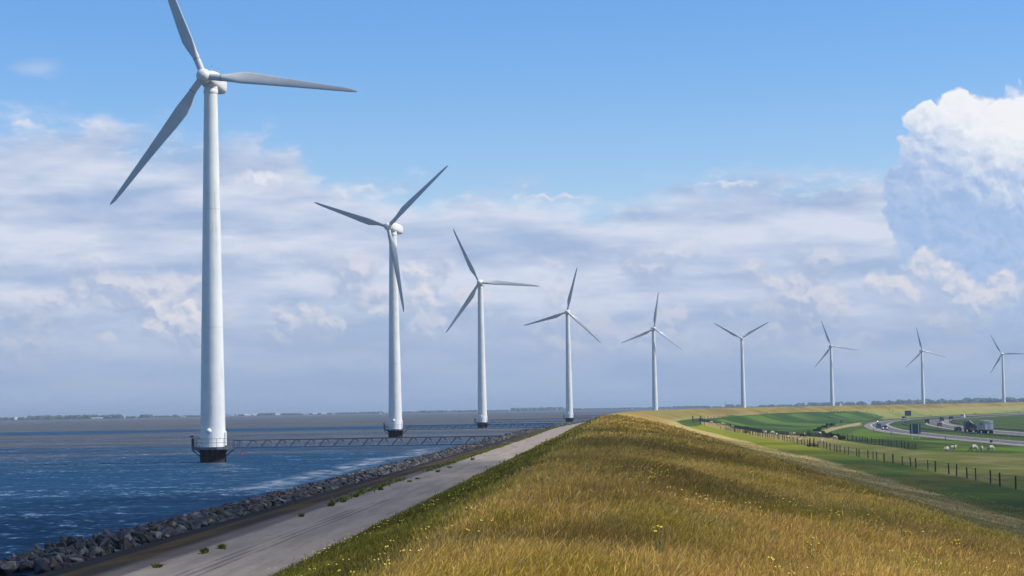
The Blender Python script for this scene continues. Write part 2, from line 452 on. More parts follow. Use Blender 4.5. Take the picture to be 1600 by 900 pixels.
def ray(px, py):
    return (fw + rt * ((px - 800) / F) + up * ((450 - py) / F))
def at(px, py, zfix=None):
    """the point of the ground seen at a pixel of the photograph"""
    d = ray(px, py)
    if zfix is not None:
        k = (zfix - CAMZ) / d.z; return np.array([d.x * k, d.y * k, zfix])
    k = np.concatenate([np.arange(10, 400, 1.0), np.arange(400, 3000, 3.0)])
    x, y, z = d.x * k, d.y * k, CAMZ + d.z * k
    g = zat(x, y); hit = np.nonzero(z <= g)[0]
    if len(hit) == 0: i = len(k) - 1; return np.array([x[i], y[i], g[i]])
    i = hit[0]
    if i > 0:
        d0, d1 = z[i - 1] - g[i - 1], z[i] - g[i]; u = d0 / (d0 - d1)
        kk = k[i - 1] + (k[i] - k[i - 1]) * u
        return np.array([d.x * kk, d.y * kk, CAMZ + d.z * kk])
    return np.array([x[i], y[i], g[i]])
def ats(l): return np.array([at(*p) for p in l])
def inpoly(x, y, poly):
    r = np.zeros(x.shape, bool); n = len(poly); j = n - 1
    for i in range(n):
        xi, yi, xj, yj = poly[i][0], poly[i][1], poly[j][0], poly[j][1]
        c = ((yi > y) != (yj > y)) & (x < (xj - xi) * (y - yi) / ((yj - yi) if yj != yi else 1e-9) + xi)
        r ^= c; j = i
    return r
def resample(p, step):
    p = np.asarray(p, float); d = np.r_[0, np.cumsum(np.linalg.norm(np.diff(p[:, :2], axis=0), axis=1))]
    n = max(2, int(d[-1] / step) + 1); q = np.linspace(0, d[-1], n)
    return np.stack([np.interp(q, d, p[:, i]) for i in range(p.shape[1])], -1)

# ------------------------------------------------------------------ motorway line (outer edge of the near carriageway)
mw = [(1700, 707), (1600, 698), (1514, 690), (1459, 684.7), (1397, 677.7), (1365.6, 673), (1351, 667), (1353, 662.8), (1373, 658.3), (1409, 655.2), (1450, 652.8), (1500, 649.8), (1600, 645.6)]
mwp = np.array([at(p[0], p[1], POLDER) for p in mw])[:, :2]
q0 = mwp[0] + (mwp[0] - mwp[2]) / np.linalg.norm(mwp[0] - mwp[2]) * 250
dend = (mwp[-1] - mwp[-3]); dend = dend / np.linalg.norm(dend)
mwp = np.vstack([q0, mwp, mwp[-1] + dend * 500, mwp[-1] + dend * 1200])
MW = catmull([tuple(mwp[0] * 2 - mwp[1])] + [tuple(q) for q in mwp] + [tuple(mwp[-1] * 2 - mwp[-2])], 8.0)
for _ in range(6): MW[1:-1] = (MW[:-2] + 2 * MW[1:-1] + MW[2:]) / 4
MW = resample(MW, 8.0)
MT = np.gradient(MW, axis=0); MT /= np.linalg.norm(MT, axis=1)[:, None]
for _ in range(15): MT[1:-1] = (MT[:-2] + MT[1:-1] + MT[2:]) / 3
MT /= np.linalg.norm(MT, axis=1)[:, None]
MN = np.stack([MT[:, 1], -MT[:, 0]], 1)

# ------------------------------------------------------------------ terrain
def grow(a, b, n0, n1):
    out = [a]
    while out[-1] < b:
        u = (out[-1] - a) / (b - a); out.append(out[-1] + n0 + (n1 - n0) * u)
    return out
A_ = np.unique(np.round(np.r_[-70, -45, -36, -32, -30, np.arange(-28, -7.5, 0.8), -18.6, -15.2, -12.8, -12.0, -8.0, -7.6, np.arange(-7, 2, 0.5), np.arange(2, 70, 1.0), np.arange(70, 110, 2.5), grow(110, 520, 5, 30)], 3))
S_ = np.unique(np.round(np.r_[np.arange(-60, 10, 5), np.arange(10, 200, 1.0), np.arange(200, 600, 2.0), np.arange(600, 1500, 3.0), np.arange(1500, 2600, 8.0)], 3))
S_ = S_[S_ < ds[-1] - 5]
AA, SS = np.meshgrid(A_, S_)
XY = as_xy(AA, SS)
ZZ = zprof(AA, SS)
lump = (fbm(XY[..., 0] * 0.25, XY[..., 1] * 0.25, 3) - 0.5) * 0.16 * ((AA > -7) & (AA < 80))
ZZ = ZZ + lump * (1 - np.clip((AA - 60) / 20, 0, 1))
gx_, gy_ = XY[..., 0], XY[..., 1]
STRAW, STRAWP, BROWN = np.array((0.385, 0.262, 0.068)), np.array((0.46, 0.36, 0.15)), np.array((0.255, 0.160, 0.044))
OLIVE, GREEN, DGREEN, LIME = np.array((0.17, 0.15, 0.035)), np.array((0.045, 0.10, 0.008)), np.array((0.020, 0.055, 0.006)), np.array((0.17, 0.235, 0.005))
def mixn(a, b, k): return a * (1 - k[..., None]) + b * k[..., None]
def ss(x, a, b):
    u = np.clip((x - a) / (b - a), 0, 1); return u * u * (3 - 2 * u)
def dry_colour(x, y, a):
    n1 = fbm(x * 0.11 + 3, y * 0.05, 4); n2 = fbm(x * 0.4, y * 0.15 + 9, 3)
    c = mixn(np.broadcast_to(STRAW, x.shape + (3,)), BROWN, ss(n1, 0.42, 0.62) * 0.75)
    c = mixn(c, OLIVE, ss(n2, 0.55, 0.75) * 0.5)
    c = mixn(c, np.array((0.075, 0.105, 0.025)), ss(-a, 1.6, 3.6) * (0.65 + 0.35 * n2))
    pb = ss(y, 180, 330)[..., None]
    pale_ = np.array((0.235, 0.195, 0.095)) * (1 - pb) + np.array((0.40, 0.31, 0.11)) * pb  # pale dry grass; its sunlit stretch farther out is put in as brighter colour
    c = mixn(c, pale_, ss(a + (n2 - .5) * 4, 10.5, 13.5) * 0.88)
    return c
col = dry_colour(gx_, gy_, AA)
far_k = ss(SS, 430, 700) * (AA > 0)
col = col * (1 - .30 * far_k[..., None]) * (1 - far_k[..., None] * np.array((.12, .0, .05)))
# pixel outlines of the different swards, laid onto the ground
G_all = ats([(1700, 850), (1600, 815), (1440, 765), (1287, 719), (1200, 700.5), (1170, 690), (1120, 678), (1090, 671), (1064, 663), (1056, 658), (1070, 655.4), (1087, 653.6), (1140, 649), (1200, 645.7), (1260, 643.5), (1320, 642.2), (1345, 642.6), (1420, 641.5), (1600, 637.5), (1700, 636)])
G_poly = np.vstack([G_all[:, :2], [(1200, 1500), (1200, -200), (60, -200)]])
def soft_in(poly, w=0.0):
    return inpoly(gx_, gy_, poly).astype(float)
n3 = fbm(gx_ * 0.06, gy_ * 0.02, 4); n4 = fbm(gx_ * 0.3, gy_ * 0.1, 3)
g = mixn(np.broadcast_to(GREEN, gx_.shape + (3,)), DGREEN, ss(n3, 0.4, 0.62) * 0.8)
col = mixn(col, g, soft_in(G_poly))
def pol(l): return ats(l)[:, :2]
# strip between the dry slope and the fence: lime turning to dark green near by
strip = pol([(1700, 850), (1600, 815), (1440, 765), (1287, 719), (1200, 700.5), (1170, 690), (1120, 678), (1090, 671), (1075, 666), (1098, 664), (1132, 671.5), (1155, 675.6), (1192, 683.5), (1269, 698), (1326, 710), (1400, 724), (1463, 737), (1522, 750.4), (1600, 767), (1700, 792)])
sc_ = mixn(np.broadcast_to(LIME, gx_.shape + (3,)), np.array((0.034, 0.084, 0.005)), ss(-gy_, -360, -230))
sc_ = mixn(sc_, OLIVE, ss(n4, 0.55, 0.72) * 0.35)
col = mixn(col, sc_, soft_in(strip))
# sheep pasture, dry olive
past = pol([(1098, 664), (1132, 671.5), (1155, 675.6), (1192, 683.5), (1269, 698), (1326, 710), (1400, 724), (1463, 737), (1522, 750.4), (1600, 767), (1700, 792), (1800, 725), (1700, 714), (1600, 708), (1430, 703), (1330, 691), (1300, 685), (1270, 682.5), (1190, 676), (1165, 671), (1140, 666), (1113, 660), (1095, 659)])
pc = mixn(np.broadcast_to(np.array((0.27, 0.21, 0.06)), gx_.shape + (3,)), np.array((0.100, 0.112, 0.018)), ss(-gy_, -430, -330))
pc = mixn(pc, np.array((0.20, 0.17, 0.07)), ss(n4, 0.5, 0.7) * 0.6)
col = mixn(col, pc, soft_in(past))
# far lower slope, olive
far_ol = pol([(1345, 643), (1380, 650), (1376, 655.5), (1409, 653.5), (1450, 651), (1500, 648), (1600, 643.5), (1700, 641), (1700, 635), (1600, 637), (1500, 639.3), (1420, 641), (1345, 642.4)])
oc = mixn(np.broadcast_to(np.array((0.22, 0.21, 0.055)), gx_.shape + (3,)), np.array((0.15, 0.18, 0.04)), ss(n3, 0.4, 0.6))
col = mixn(col, oc, soft_in(far_ol))
# bright meadow stripes in the field inside the bend
field = pol([(1110, 657), (1140, 651), (1200, 647), (1260, 645), (1345, 644), (1378, 651), (1355, 657), (1330, 661), (1300, 666), (1275, 671), (1262, 678), (1200, 674), (1160, 667)])
fcx = mixn(np.broadcast_to(np.array((0.020, 0.070, 0.010)), gx_.shape + (3,)), np.array((0.07, 0.165, 0.014)), ss(fbm(gx_ * 0.012, gy_ * 0.03 + 4, 4), 0.42, 0.62))
col = mixn(col, fcx, soft_in(field))
verge = pol([(1430, 704), (1600, 709), (1800, 726), (1800, 713), (1600, 699), (1514, 691), (1459, 685.7), (1397, 679), (1365, 675), (1348, 668), (1300, 680), (1330, 688)])
vc = mixn(np.broadcast_to(np.array((0.075, 0.165, 0.006)), gx_.shape + (3,)), np.array((0.028, 0.062, 0.008)), ss(n3, 0.42, 0.6))
col = mixn(col, vc, soft_in(verge))
trk = pol([(1345, 660), (1325, 663), (1300, 668), (1284, 673), (1281, 676), (1292, 679), (1294, 675), (1312, 669.5), (1345, 664)])
col = mixn(col, np.array((0.33, 0.26, 0.12)), soft_in(trk))
gm = ((col[..., 1] > col[..., 0] * 1.2) & (AA > 0))[..., None]
col = np.where(gm, col * np.array((1.08, .84, .6)), col)
# water side
n5 = fbm(gx_ * 0.7, gy_ * 0.25, 4)
low = mixn(np.broadcast_to(np.array((0.013, 0.012, 0.013)), gx_.shape + (3,)), np.array((0.030, 0.025, 0.022)), ss(n5, .4, .7))
moss = mixn(np.broadcast_to(np.array((0.040, 0.030, 0.020)), gx_.shape + (3,)), np.array((0.10, 0.058, 0.010)), ss(n5, 0.52, 0.7))
moss = mixn(moss, np.array((0.20, 0.11, 0.01)), ss(AA, -15.4, -15.0) * (1 - ss(AA, -14.9, -14.5)) * 0.45)
conc = mixn(np.broadcast_to(np.array((0.19, 0.155, 0.14)), gx_.shape + (3,)), np.array((0.12, 0.095, 0.085)), n5)
col = np.where((AA < -15.2)[..., None], low, col)
col = np.where(((AA >= -15.2) & (AA < -12.9))[..., None], moss, col)
col = np.where(((AA >= -12.9) & (AA < -7.7))[..., None], conc, col)
nr, nc = AA.shape
idx = np.arange(nr * nc).reshape(nr, nc)
quads = np.stack([idx[:-1, :-1], idx[:-1, 1:], idx[1:, 1:], idx[1:, :-1]], -1).reshape(-1, 4)
M_GROUND = vcol_mat('dike_sward', 0.95, fine=1.6, amt=0.55, bump=0.9, bscale=2.5)
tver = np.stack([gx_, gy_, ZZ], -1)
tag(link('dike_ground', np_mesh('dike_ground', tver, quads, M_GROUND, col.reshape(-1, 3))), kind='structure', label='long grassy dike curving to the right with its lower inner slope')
# polder beyond the modelled strip and the lake: two sheets that meet under the dike
def sheet(name, pts3, material):
    mb = MB(); mb.add(pts3, [tuple(range(len(pts3)))]); return mb.build(name, material)
sE = float(S_[-1])
rim_s = np.arange(-60, sE, 25.0)
pr = as_xy(np.full(len(rim_s), 100.0), rim_s)
pn, nn = axpt(np.array([sE])); dirE = np.array([-nn[0][1], nn[0][0]]); endp = pn[0]
M_POLD = mat('polder_grass', (0.03, 0.06, 0.012), 0.95, col2=(0.08, 0.085, 0.025), vscale=0.01)
far1 = endp + dirE * 38000 + nn[0] * 100
poly = [(p[0], p[1], POLDER - 0.06) for p in pr] + [(far1[0], far1[1], POLDER - 0.06), (38000, far1[1] * 0.5, POLDER - 0.06), (38000, -3000, POLDER - 0.06), (100, -3000, POLDER - 0.06)]
tag(sheet('polder_ground', poly, M_POLD), kind='structure', label='flat green polder inside the dike')
# end of the dike continues straight on
mb = MB()
for (a0, z0), (a1, z1) in zip([(-30, -1.4), (-18, 1.2), (-12, 2.1), (-7.6, 2.2), (-1.5, 5.0), (1, 5.0), (27, -2.6)], [(-18, 1.2), (-12, 2.1), (-7.6, 2.2), (-1.5, 5.0), (1, 5.0), (27, -2.6), (100, POLDER)]):
    e0, e1 = endp, endp + dirE * 20000
    mb.add([(*(e0 + nn[0] * a0), z0), (*(e0 + nn[0] * a1), z1), (*(e1 + nn[0] * a1), z1), (*(e1 + nn[0] * a0), z0)], [(0, 1, 2, 3)])
tag(mb.build('distant_dike_ground', mat('far_dike', (0.24, 0.2, 0.08), 0.95)), kind='structure', label='dike running on into the distance')

# ------------------------------------------------------------------ lake
M_WATER = bpy.data.materials.new('lake_water'); M_WATER.use_nodes = True
t = M_WATER.node_tree; b = t.nodes['Principled BSDF']
geo = t.nodes.new('ShaderNodeNewGeometry'); pos = S(t, geo.outputs['Position'])
wx, wy, wz = sep(t, pos)
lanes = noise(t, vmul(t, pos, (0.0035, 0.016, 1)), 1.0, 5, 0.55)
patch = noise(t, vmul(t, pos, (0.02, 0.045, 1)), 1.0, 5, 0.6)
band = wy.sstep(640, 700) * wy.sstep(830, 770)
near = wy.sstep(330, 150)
murk_shade = (wy.sstep(90, 620) * 0.72 + (lanes - 0.5) * 1.5 + (patch - 0.5) * 1.3)  # brown murk and cloud-shadow patches, both put into the water colour
murk_shade = (murk_shade - near * 0.30 - band * 1.5)._m('ADD', 0.0, clamp=True)
wc = mixc(t, murk_shade, (0.018, 0.060, 0.125), (0.120, 0.108, 0.092))
# foam blown off the shore
fo = noise(t, vmul(t, pos, (0.35, 0.12, 1)), 1.0, 6, 0.7)
xs = wx + 21.5 - (wy - 158.0) * 0.056 + (lanes - 0.5) * 9.0
foam = xs.sstep(-3.2, 0.0) * xs.sstep(3.2, 0.4) * wy.sstep(135, 170) * wy.sstep(340, 260) * fo.sstep(0.40, 0.66)
b.inputs['Roughness'].default_value = 0.11
b.inputs['IOR'].default_value = 1.33
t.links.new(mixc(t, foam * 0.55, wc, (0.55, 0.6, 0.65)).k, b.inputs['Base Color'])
c1 = noise(t, vmul(t, pos, (0.26, 0.34, 1)), 1.0, 2, 0.5, col=True)
c2 = noise(t, vmul(t, pos, (1.5, 1.5, 1)), 1.0, 4, 0.6, col=True)
c3 = noise(t, vmul(t, pos, (0.035, 0.07, 1)), 1.0, 2, 0.5, col=True)
ax1, ay1, _ = sep(t, c1); ax2, ay2, _ = sep(t, c2); ax3, ay3, _ = sep(t, c3)
gust = (patch.sstep(0.35, 0.65) * 0.5 + 0.75)
nx_ = ((ax1 - 0.5) * 0.35 + (ax2 - 0.5) * 1.3) * gust
ny_ = ((ay1 - 0.5) * 0.75 + (ay2 - 0.5) * 1.75 + (ay3 - 0.5) * 0.2) * gust
nv = t.nodes.new('ShaderNodeVectorMath'); nv.operation = 'NORMALIZE'
t.links.new(comb(t, nx_, ny_ - 0.40, 1.0).k, nv.inputs[0]); t.links.new(nv.outputs[0], b.inputs['Normal'])
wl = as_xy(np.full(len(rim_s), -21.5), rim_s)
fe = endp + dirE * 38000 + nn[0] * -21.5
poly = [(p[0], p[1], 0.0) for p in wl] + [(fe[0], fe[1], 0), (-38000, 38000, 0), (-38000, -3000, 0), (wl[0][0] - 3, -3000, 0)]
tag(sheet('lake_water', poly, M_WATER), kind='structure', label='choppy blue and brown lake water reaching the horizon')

# ------------------------------------------------------------------ service road at the foot of the dike
def ribbon(a0, a1, s0, s1, dz, step, prof=zprof, na=3):
    s = np.arange(s0, s1, step); aa, s2 = np.meshgrid(np.linspace(a0, a1, na), s)
    xy = as_xy(aa, s2); z = prof(aa, s2) + dz
    r_, c_ = aa.shape; ix = np.arange(r_ * c_).reshape(r_, c_)
    return np.stack([xy[..., 0], xy[..., 1], z], -1), np.stack([ix[:-1, :-1], ix[:-1, 1:], ix[1:, 1:], ix[1:, :-1]], -1).reshape(-1, 4), aa, s2
M_ROAD = bpy.data.materials.new('service_road'); M_ROAD.use_nodes = True
t = M_ROAD.node_tree; b = t.nodes['Principled BSDF']
at_ = t.nodes.new('ShaderNodeAttribute'); at_.attribute_name = 'col'
ra, rs, _ = sep(t, S(t, at_.outputs['Vector']))     # across / along, metres
n1 = noise(t, comb(t, ra * 1.2, rs * 0.12, 0), 1.0, 6, 0.6)
n2 = noise(t, comb(t, ra * 6, rs * 3, 0), 1.0, 5, 0.7)
c = mixc(t, n1.sstep(0.35, 0.68), (0.32, 0.262, 0.21), (0.215, 0.177, 0.143))
c = mixc(t, n2.sstep(0.45, 0.75) * 0.5, c, (0.12, 0.105, 0.095))
edge_ = ((ra + 10.0)._m('ABSOLUTE') + (n2 - 0.5) * 0.5 + (n1 - 0.5) * 0.5).sstep(1.75, 2.0)
c = mixc(t, edge_ * 0.6, c, (0.10, 0.085, 0.07))
joint = (rs / 5.0)._m('FRACT').sstep(0.012, 0.004)
c = mixc(t, joint * 0.5, c, (0.05, 0.045, 0.04))
# tyre tracks of a tractor: fine dark ribs across the wheel line
tr_ = (ra + (noise(t, comb(t, 0.0, rs * 0.03, 0), 1.0, 1) - 0.5) * 0.6)
tyre = tr_.sstep(-10.75, -10.6) * tr_.sstep(-9.75, -9.9)
ribs = ((tr_ * 22.0)._m('SINE')).sstep(0.1, 0.8) * rs.sstep(95, 80) * n1.sstep(0.3, 0.55)
c = mixc(t, tyre * ribs * 0.75, c, (0.07, 0.065, 0.06))
drip = noise(t, comb(t, ra * 3, rs * 0.25, 3.3), 1.0, 4, 0.5).sstep(0.62, 0.7) * ra.sstep(-9.3, -8.8)
c = mixc(t, drip * 0.5, c, (0.08, 0.075, 0.075))
t.links.new(c.k, b.inputs['Base Color']); b.inputs['Roughness'].default_value = 0.9
v, q, aa, s2 = ribbon(-12.0, -8.0, -60, 1500, 0.012, 3.0)
tag(link('service_road', np_mesh('service_road', v, q, M_ROAD, np.stack([aa, s2, aa * 0], -1).reshape(-1, 3))), kind='structure', label='pale grey service road along the foot of the dike')

# ------------------------------------------------------------------ motorway
def mw_at(i_s, off):
    """point on the motorway: index along MW (float), metres to the right of its outer edge"""
    i_s = np.asarray(i_s, float); k = np.arange(len(MW))
    p = np.stack([np.interp(i_s, k, MW[:, j]) for j in (0, 1)], -1); n = np.stack([np.interp(i_s, k, MN[:, j]) for j in (0, 1)], -1)
    return p + n * np.asarray(off, float)[..., None]
def mw_near(x, y):
    d = ((MW - np.array([x, y])) ** 2).sum(1); j = int(np.argmin(d)); return j, float(((np.array([x, y]) - MW[j]) * MN[j]).sum())
def mw_ribbon(o0, o1, dz, na=4, i0=0, i1=None, step=0.5):
    i1 = len(MW) - 1 if i1 is None else i1
    ii = np.arange(i0, i1, step); oo, i2 = np.meshgrid(np.linspace(o0, o1, na), ii)
    xy = mw_at(i2, oo); z = np.maximum(zat(xy[..., 0], xy[..., 1]).reshape(oo.shape), POLDER) + dz
    r_, c_ = oo.shape; ix = np.arange(r_ * c_).reshape(r_, c_)
    return np.stack([xy[..., 0], xy[..., 1], z], -1), np.stack([ix[:-1, :-1], ix[:-1, 1:], ix[1:, 1:], ix[1:, :-1]], -1).reshape(-1, 4), oo, i2
M_ASPH = vcol_mat('motorway_asphalt', 0.85, fine=0.5, amt=0.18)
M_LINE = mat('road_paint', (0.7, 0.7, 0.68), 0.7)
SH_, LN_ = np.array((0.21, 0.185, 0.175)), np.array((0.105, 0.10, 0.105))
NEARW, MED, FARW = 11.5, 27.5, 39.5
for nm, o0, o1, l0, l1 in (('near_carriageway', 0, NEARW, 3.2, 10.3), ('far_carriageway', MED, FARW, MED + 1.2, FARW - 3.0)):
    v, q, oo, ii = mw_ribbon(o0, o1, 0.05, na=24)
    w = ((oo > l0 - 0.1) & (oo < l1 + 0.1)).astype(float)[..., None]
    cc = SH_ * (1 - w) + LN_ * w
    tag(link(nm, np_mesh(nm, v, q, M_ASPH, cc.reshape(-1, 3))), kind='structure', label='asphalt motorway carriageway with darker lanes')
    for l in (l0, l1):
        v, q, _, _ = mw_ribbon(l - 0.14, l + 0.14, 0.075, na=2)
        tag(link('lane_marking', np_mesh('lane_marking', v, q, M_LINE)), kind='structure', label='white edge line')
    ds_ = MB()
    mid = (l0 + l1) / 2
    for k in np.arange(0, 200, 1.5):
        pts_ = mw_at([k, k, k + 0.375, k + 0.375], [mid - .08, mid + .08, mid + .08, mid - .08])
        zz = np.maximum(zat(pts_[:, 0], pts_[:, 1]), POLDER) + 0.075
        ds_.add([(p[0], p[1], z) for p, z in zip(pts_, zz)], [(0, 1, 2, 3)])
    tag(ds_.build('lane_marking', M_LINE), kind='structure', label='white dashed lane line')
def guardrail(off, i0, i1, label):
    ii = np.arange(i0, i1, 0.5); p = mw_at(ii, np.full(len(ii), off)); z = np.maximum(zat(p[:, 0], p[:, 1]), POLDER)
    root = empty('guardrail', (p[0][0], p[0][1], z[0])); tag(root, label, 'guardrail', 'steel guardrails of the motorway')
    o = np.array([p[0][0], p[0][1], z[0]])
    P3 = np.stack([p[:, 0], p[:, 1], z], -1) - o; n = np.stack([np.interp(ii, np.arange(len(MN)), MN[:, j]) for j in (0, 1)], -1)
    rings = []
    for q, nn_ in zip(P3, n):
        r_ = []
        for (w, h) in ((-.05, .42), (.03, .47), (-.03, .57), (.03, .67), (-.05, .74), (-.08, .58)):
            r_.append(Vector((q[0] + nn_[0] * w, q[1] + nn_[1] * w, q[2] + h)))
        rings.append(r_)
    MB().loft(rings).build('rail', M_GALV, root)
    pm = MB().box((0, 0, .3), (.1, .1, .62)).mesh('rail_post', M_DARK)
    k = 0
    for j in range(0, len(ii), max(1, len(ii) // 80)):
        link('rail_post', pm, root, Matrix.Translation(Vector(P3[j]) + Vector((n[j][0] * .12, n[j][1] * .12, 0))))
    return root
iN, _ = mw_near(*at(1600, 698, POLDER)[:2])
guardrail(18.0, max(0, iN - 6), iN + 110, 'long steel guardrail on the grass median between the two carriageways')
guardrail(FARW + 1.5, max(0, iN - 6), iN + 110, 'long steel guardrail along the outer side of the far carriageway')

# ------------------------------------------------------------------ wind turbines
HUBZ, RBL = 50.2, 20.9
def blade_mesh():
    st = [(0.75, .92, .92, 20, .5), (2.2, .92, .90, 20, .5), (3.0, 1.05, .78, 18, .42), (4.2, 1.45, .52, 15, .33), (5.3, 1.72, .40, 12, .3), (7.5, 1.55, .32, 9, .28),
          (10, 1.28, .25, 6, .28), (13, 1.02, .18, 3, .28), (16, .80, .13, 1.5, .28), (18.5, .62, .10, 0, .28), (20.0, .46, .07, 0, .3), (20.6, .30, .05, 0, .34), (RBL, .10, .03, 0, .4)]
    rings = []
    for r, c, th, tw, q in st:
        ring = []; rnd = max(0.0, min(1.0, (th / c - 0.3) / 0.6))
        for k in range(20):
            an = 2 * math.pi * k / 20
            xc = math.cos(an); yc = math.sin(an)
            w = 1 - (1 - rnd) * 0.55 * (1 - xc) / 2 * 1.2          # thinner towards the trailing edge
            x = (xc * 0.5 + 0.5 - (1 - q)) * c; y = yc * th * 0.5 * max(w, .25)
            a_ = R(tw + 6); ring.append(Vector((x * math.cos(a_) + y * math.sin(a_), -x * math.sin(a_) + y * math.cos(a_), r)))
        rings.append(ring)
    mb = MB(); mb.loft(rings, smooth=True)
    mb.lathe([(.475, 2.42), (.475, 2.47)], 20, mi=1); mb.lathe([(.49, .72), (.49, .80)], 20, mi=1)
    return mb.mesh('blade', [M_BLADE, M_SEAM])
def turbine():
    root = empty('wind_turbine')
    MB().lathe([(1.70, -2.5), (1.70, 1.62)], 40).build('pile', M_RUST, root)
    prof = [(1.66, 1.62), (1.66, 1.95), (1.62, 2.1), (1.60, 5)]
    for k in range(1, 12):
        u = k / 11; prof.append((1.60 + (0.875 - 1.60) * (u ** 1.0), 5 + (48.4 - 5) * u))
    tw = MB().lathe(prof, 48)
    for z in (17.5, 33.0):
        r = np.interp(z, [p[1] for p in prof], [p[0] for p in prof]); tw.lathe([(r + .012, z), (r + .012, z + .05)], 48, mi=1)
    tw.lathe([(.93, 48.3), (.95, 48.5), (.95, 48.75), (.9, 48.8)], 40)
    tw.build('tower', [M_WHITE, mat('tower_seam', (.55, .55, .54), .5)], root)
    # platform round the foot
    pf = MB(); n = 8
    ring = lambda r, z: [Vector((r * math.cos(R(22.5 + 45 * k)), r * math.sin(R(22.5 + 45 * k)), z)) for k in range(n)]
    pf.loft([ring(2.55, 1.62), ring(2.75, 1.66), ring(2.75, 1.98)], smooth=False)
    pf.build('platform', M_PLAT, root)
    rl = MB(); rr = ring(2.66, 1.98)
    for k in range(8):
        a_, b_ = rr[k], rr[(k + 1) % 8]
        if k == 7: pass                                             # open towards the footbridge
        for h in (0.55, 1.08):
            if k != 7: rl.tube(a_ + Vector((0, 0, h)), b_ + Vector((0, 0, h)), .022, 5)
        for u in ((0.0, .5) if k != 7 else (0.0,)):
            p = a_.lerp(b_, u); rl.tube(p, p + Vector((0, 0, 1.08)), .025, 5)
    rl.build('railing', M_GALV, root)
    br = MB().tube((1.6, 0, .75), (2.7, 0, 1.62), .075, 6).mesh('brace', M_DARK)
    for k in range(8): link('brace', br, root, Matrix.Rotation(R(45 * k + 10), 4, 'Z'))
    # door facing the dike, lamp and horn
    d = MB()
    prof = [(-.42, 0), (.42, 0), (.42, 1.55)] + [(.42 * math.cos(R(a)), 1.55 + .35 * math.sin(R(a))) for a in range(15, 180, 15)] + [(-.42, 1.55)]
    f0 = [Vector((1.55, y, 2.15 + z)) for y, z in prof]; f1 = [Vector((1.72, y, 2.15 + z)) for y, z in prof]
    d.loft([f0, f1], smooth=False); d.box((1.85, 0, 2.05), (.5, .9, .06), mi=1)
    d.build('door', [M_WHITE, M_PLAT], root)
    l = MB().lathe([(.02, .0), (.2, .02), (.3, .12), (.33, .26), (.28, .4), (.15, .5), (.02, .53)], 20, M=Matrix.Translation((-.15, -1.5, 4.05)) @ Matrix.Rotation(R(90), 4, 'X'))
    l.build('wall_lamp', M_WHITE, root)
    h = MB().box((-2.62, -.2, 2.55), (.24, .34, 1.15)).tube((-2.62, -.2, 3.1), (-2.66, -.2, 3.3), .03, 5).tube((-2.95, -.2, 3.32), (-2.5, -.2, 3.42), .09, 8)
    h.build('navigation_light', M_DARK, root)
    # nacelle
    rings = []
    for y, w, zt, zb in [(-1.75, .72, .55, -.72), (-1.55, .95, .85, -.95), (-.6, 1.08, 1.05, -1.15), (1.0, 1.12, 1.1, -1.3), (2.6, 1.08, 1.0, -1.42), (3.7, .95, .75, -1.38), (4.35, .7, .4, -1.1), (4.6, .35, .05, -.7)]:
        zc, hh = (zt + zb) / 2, (zt - zb) / 2; ring_ = []
        for k in range(28):
            an = 2 * math.pi * k / 28; ca, sa = math.cos(an), math.sin(an)
            e = 0.62
            ring_.append(Vector((w * math.copysign(abs(ca) ** e, ca), y, zc + hh * math.copysign(abs(sa) ** e, sa))))
        rings.append(ring_)
    na = MB().loft(rings); na.lathe([(.9, -1.6), (.9, -.9)], 28)
    for (x, y, h_) in ((-.3, 1.2, .9), (.35, 2.2, .7)):
        na.tube((x, y, 1.0), (x, y, 1.0 + h_), .015, 4); na.tube((x, y, 1.0 + h_), (x + .02, y, 1.12 + h_), .05, 6, mi=1)
    na.tube((.35, 1.6, 1.55), (.35, 2.6, 1.6), .012, 4)
    nac = na.build('nacelle', [M_WHITE, M_SEAM], root, Matrix.Translation((0, 0, HUBZ)))
    hb = MB().lathe([(.05, -1.02), (.35, -.98), (.66, -.8), (.88, -.45), (.95, .0), (.93, .45), (.86, .8)], 32, M=Matrix.Rotation(R(-90), 4, 'X'))
    hb.lathe([(.87, .8), (.87, .95)], 32, mi=1, M=Matrix.Rotation(R(-90), 4, 'X'))
    hub = hb.build('hub', [M_WHITE, M_SEAM], root, Matrix.Translation((0, -2.6, HUBZ)))
    bm_ = blade_mesh()
    for k in range(3): link('blade', bm_, hub, Matrix.Rotation(R(120 * k), 4, 'Y'))
    return root
T_LAB = ['largest white wind turbine, standing in the lake, its upper blade reaching out of the picture',
         'second white turbine from the left, one long blade hanging down along its tower',
         'third turbine from the left, slim bluish tower, one blade pointing right',
         'fourth turbine from the left, beside the end of the service road',
         'fifth turbine from the left, the first one rising behind the grassy dike crest',
         'white turbine behind the dike with its two upper blades spread in a V',
         'turbine behind the dike, third from the right, above the field with the blue sign',
         'turbine behind the dike, second from the right, above the bend of the motorway',
         'rightmost turbine in the row, its blade cut off by the picture edge']
YAW = [-10.8, -22, -5, -5, 8, -14, 1, 3, -28]
ROT = [98.5, 49.5, 95, 14, 8, 61, 100, 107, 92]
tur0 = turbine()
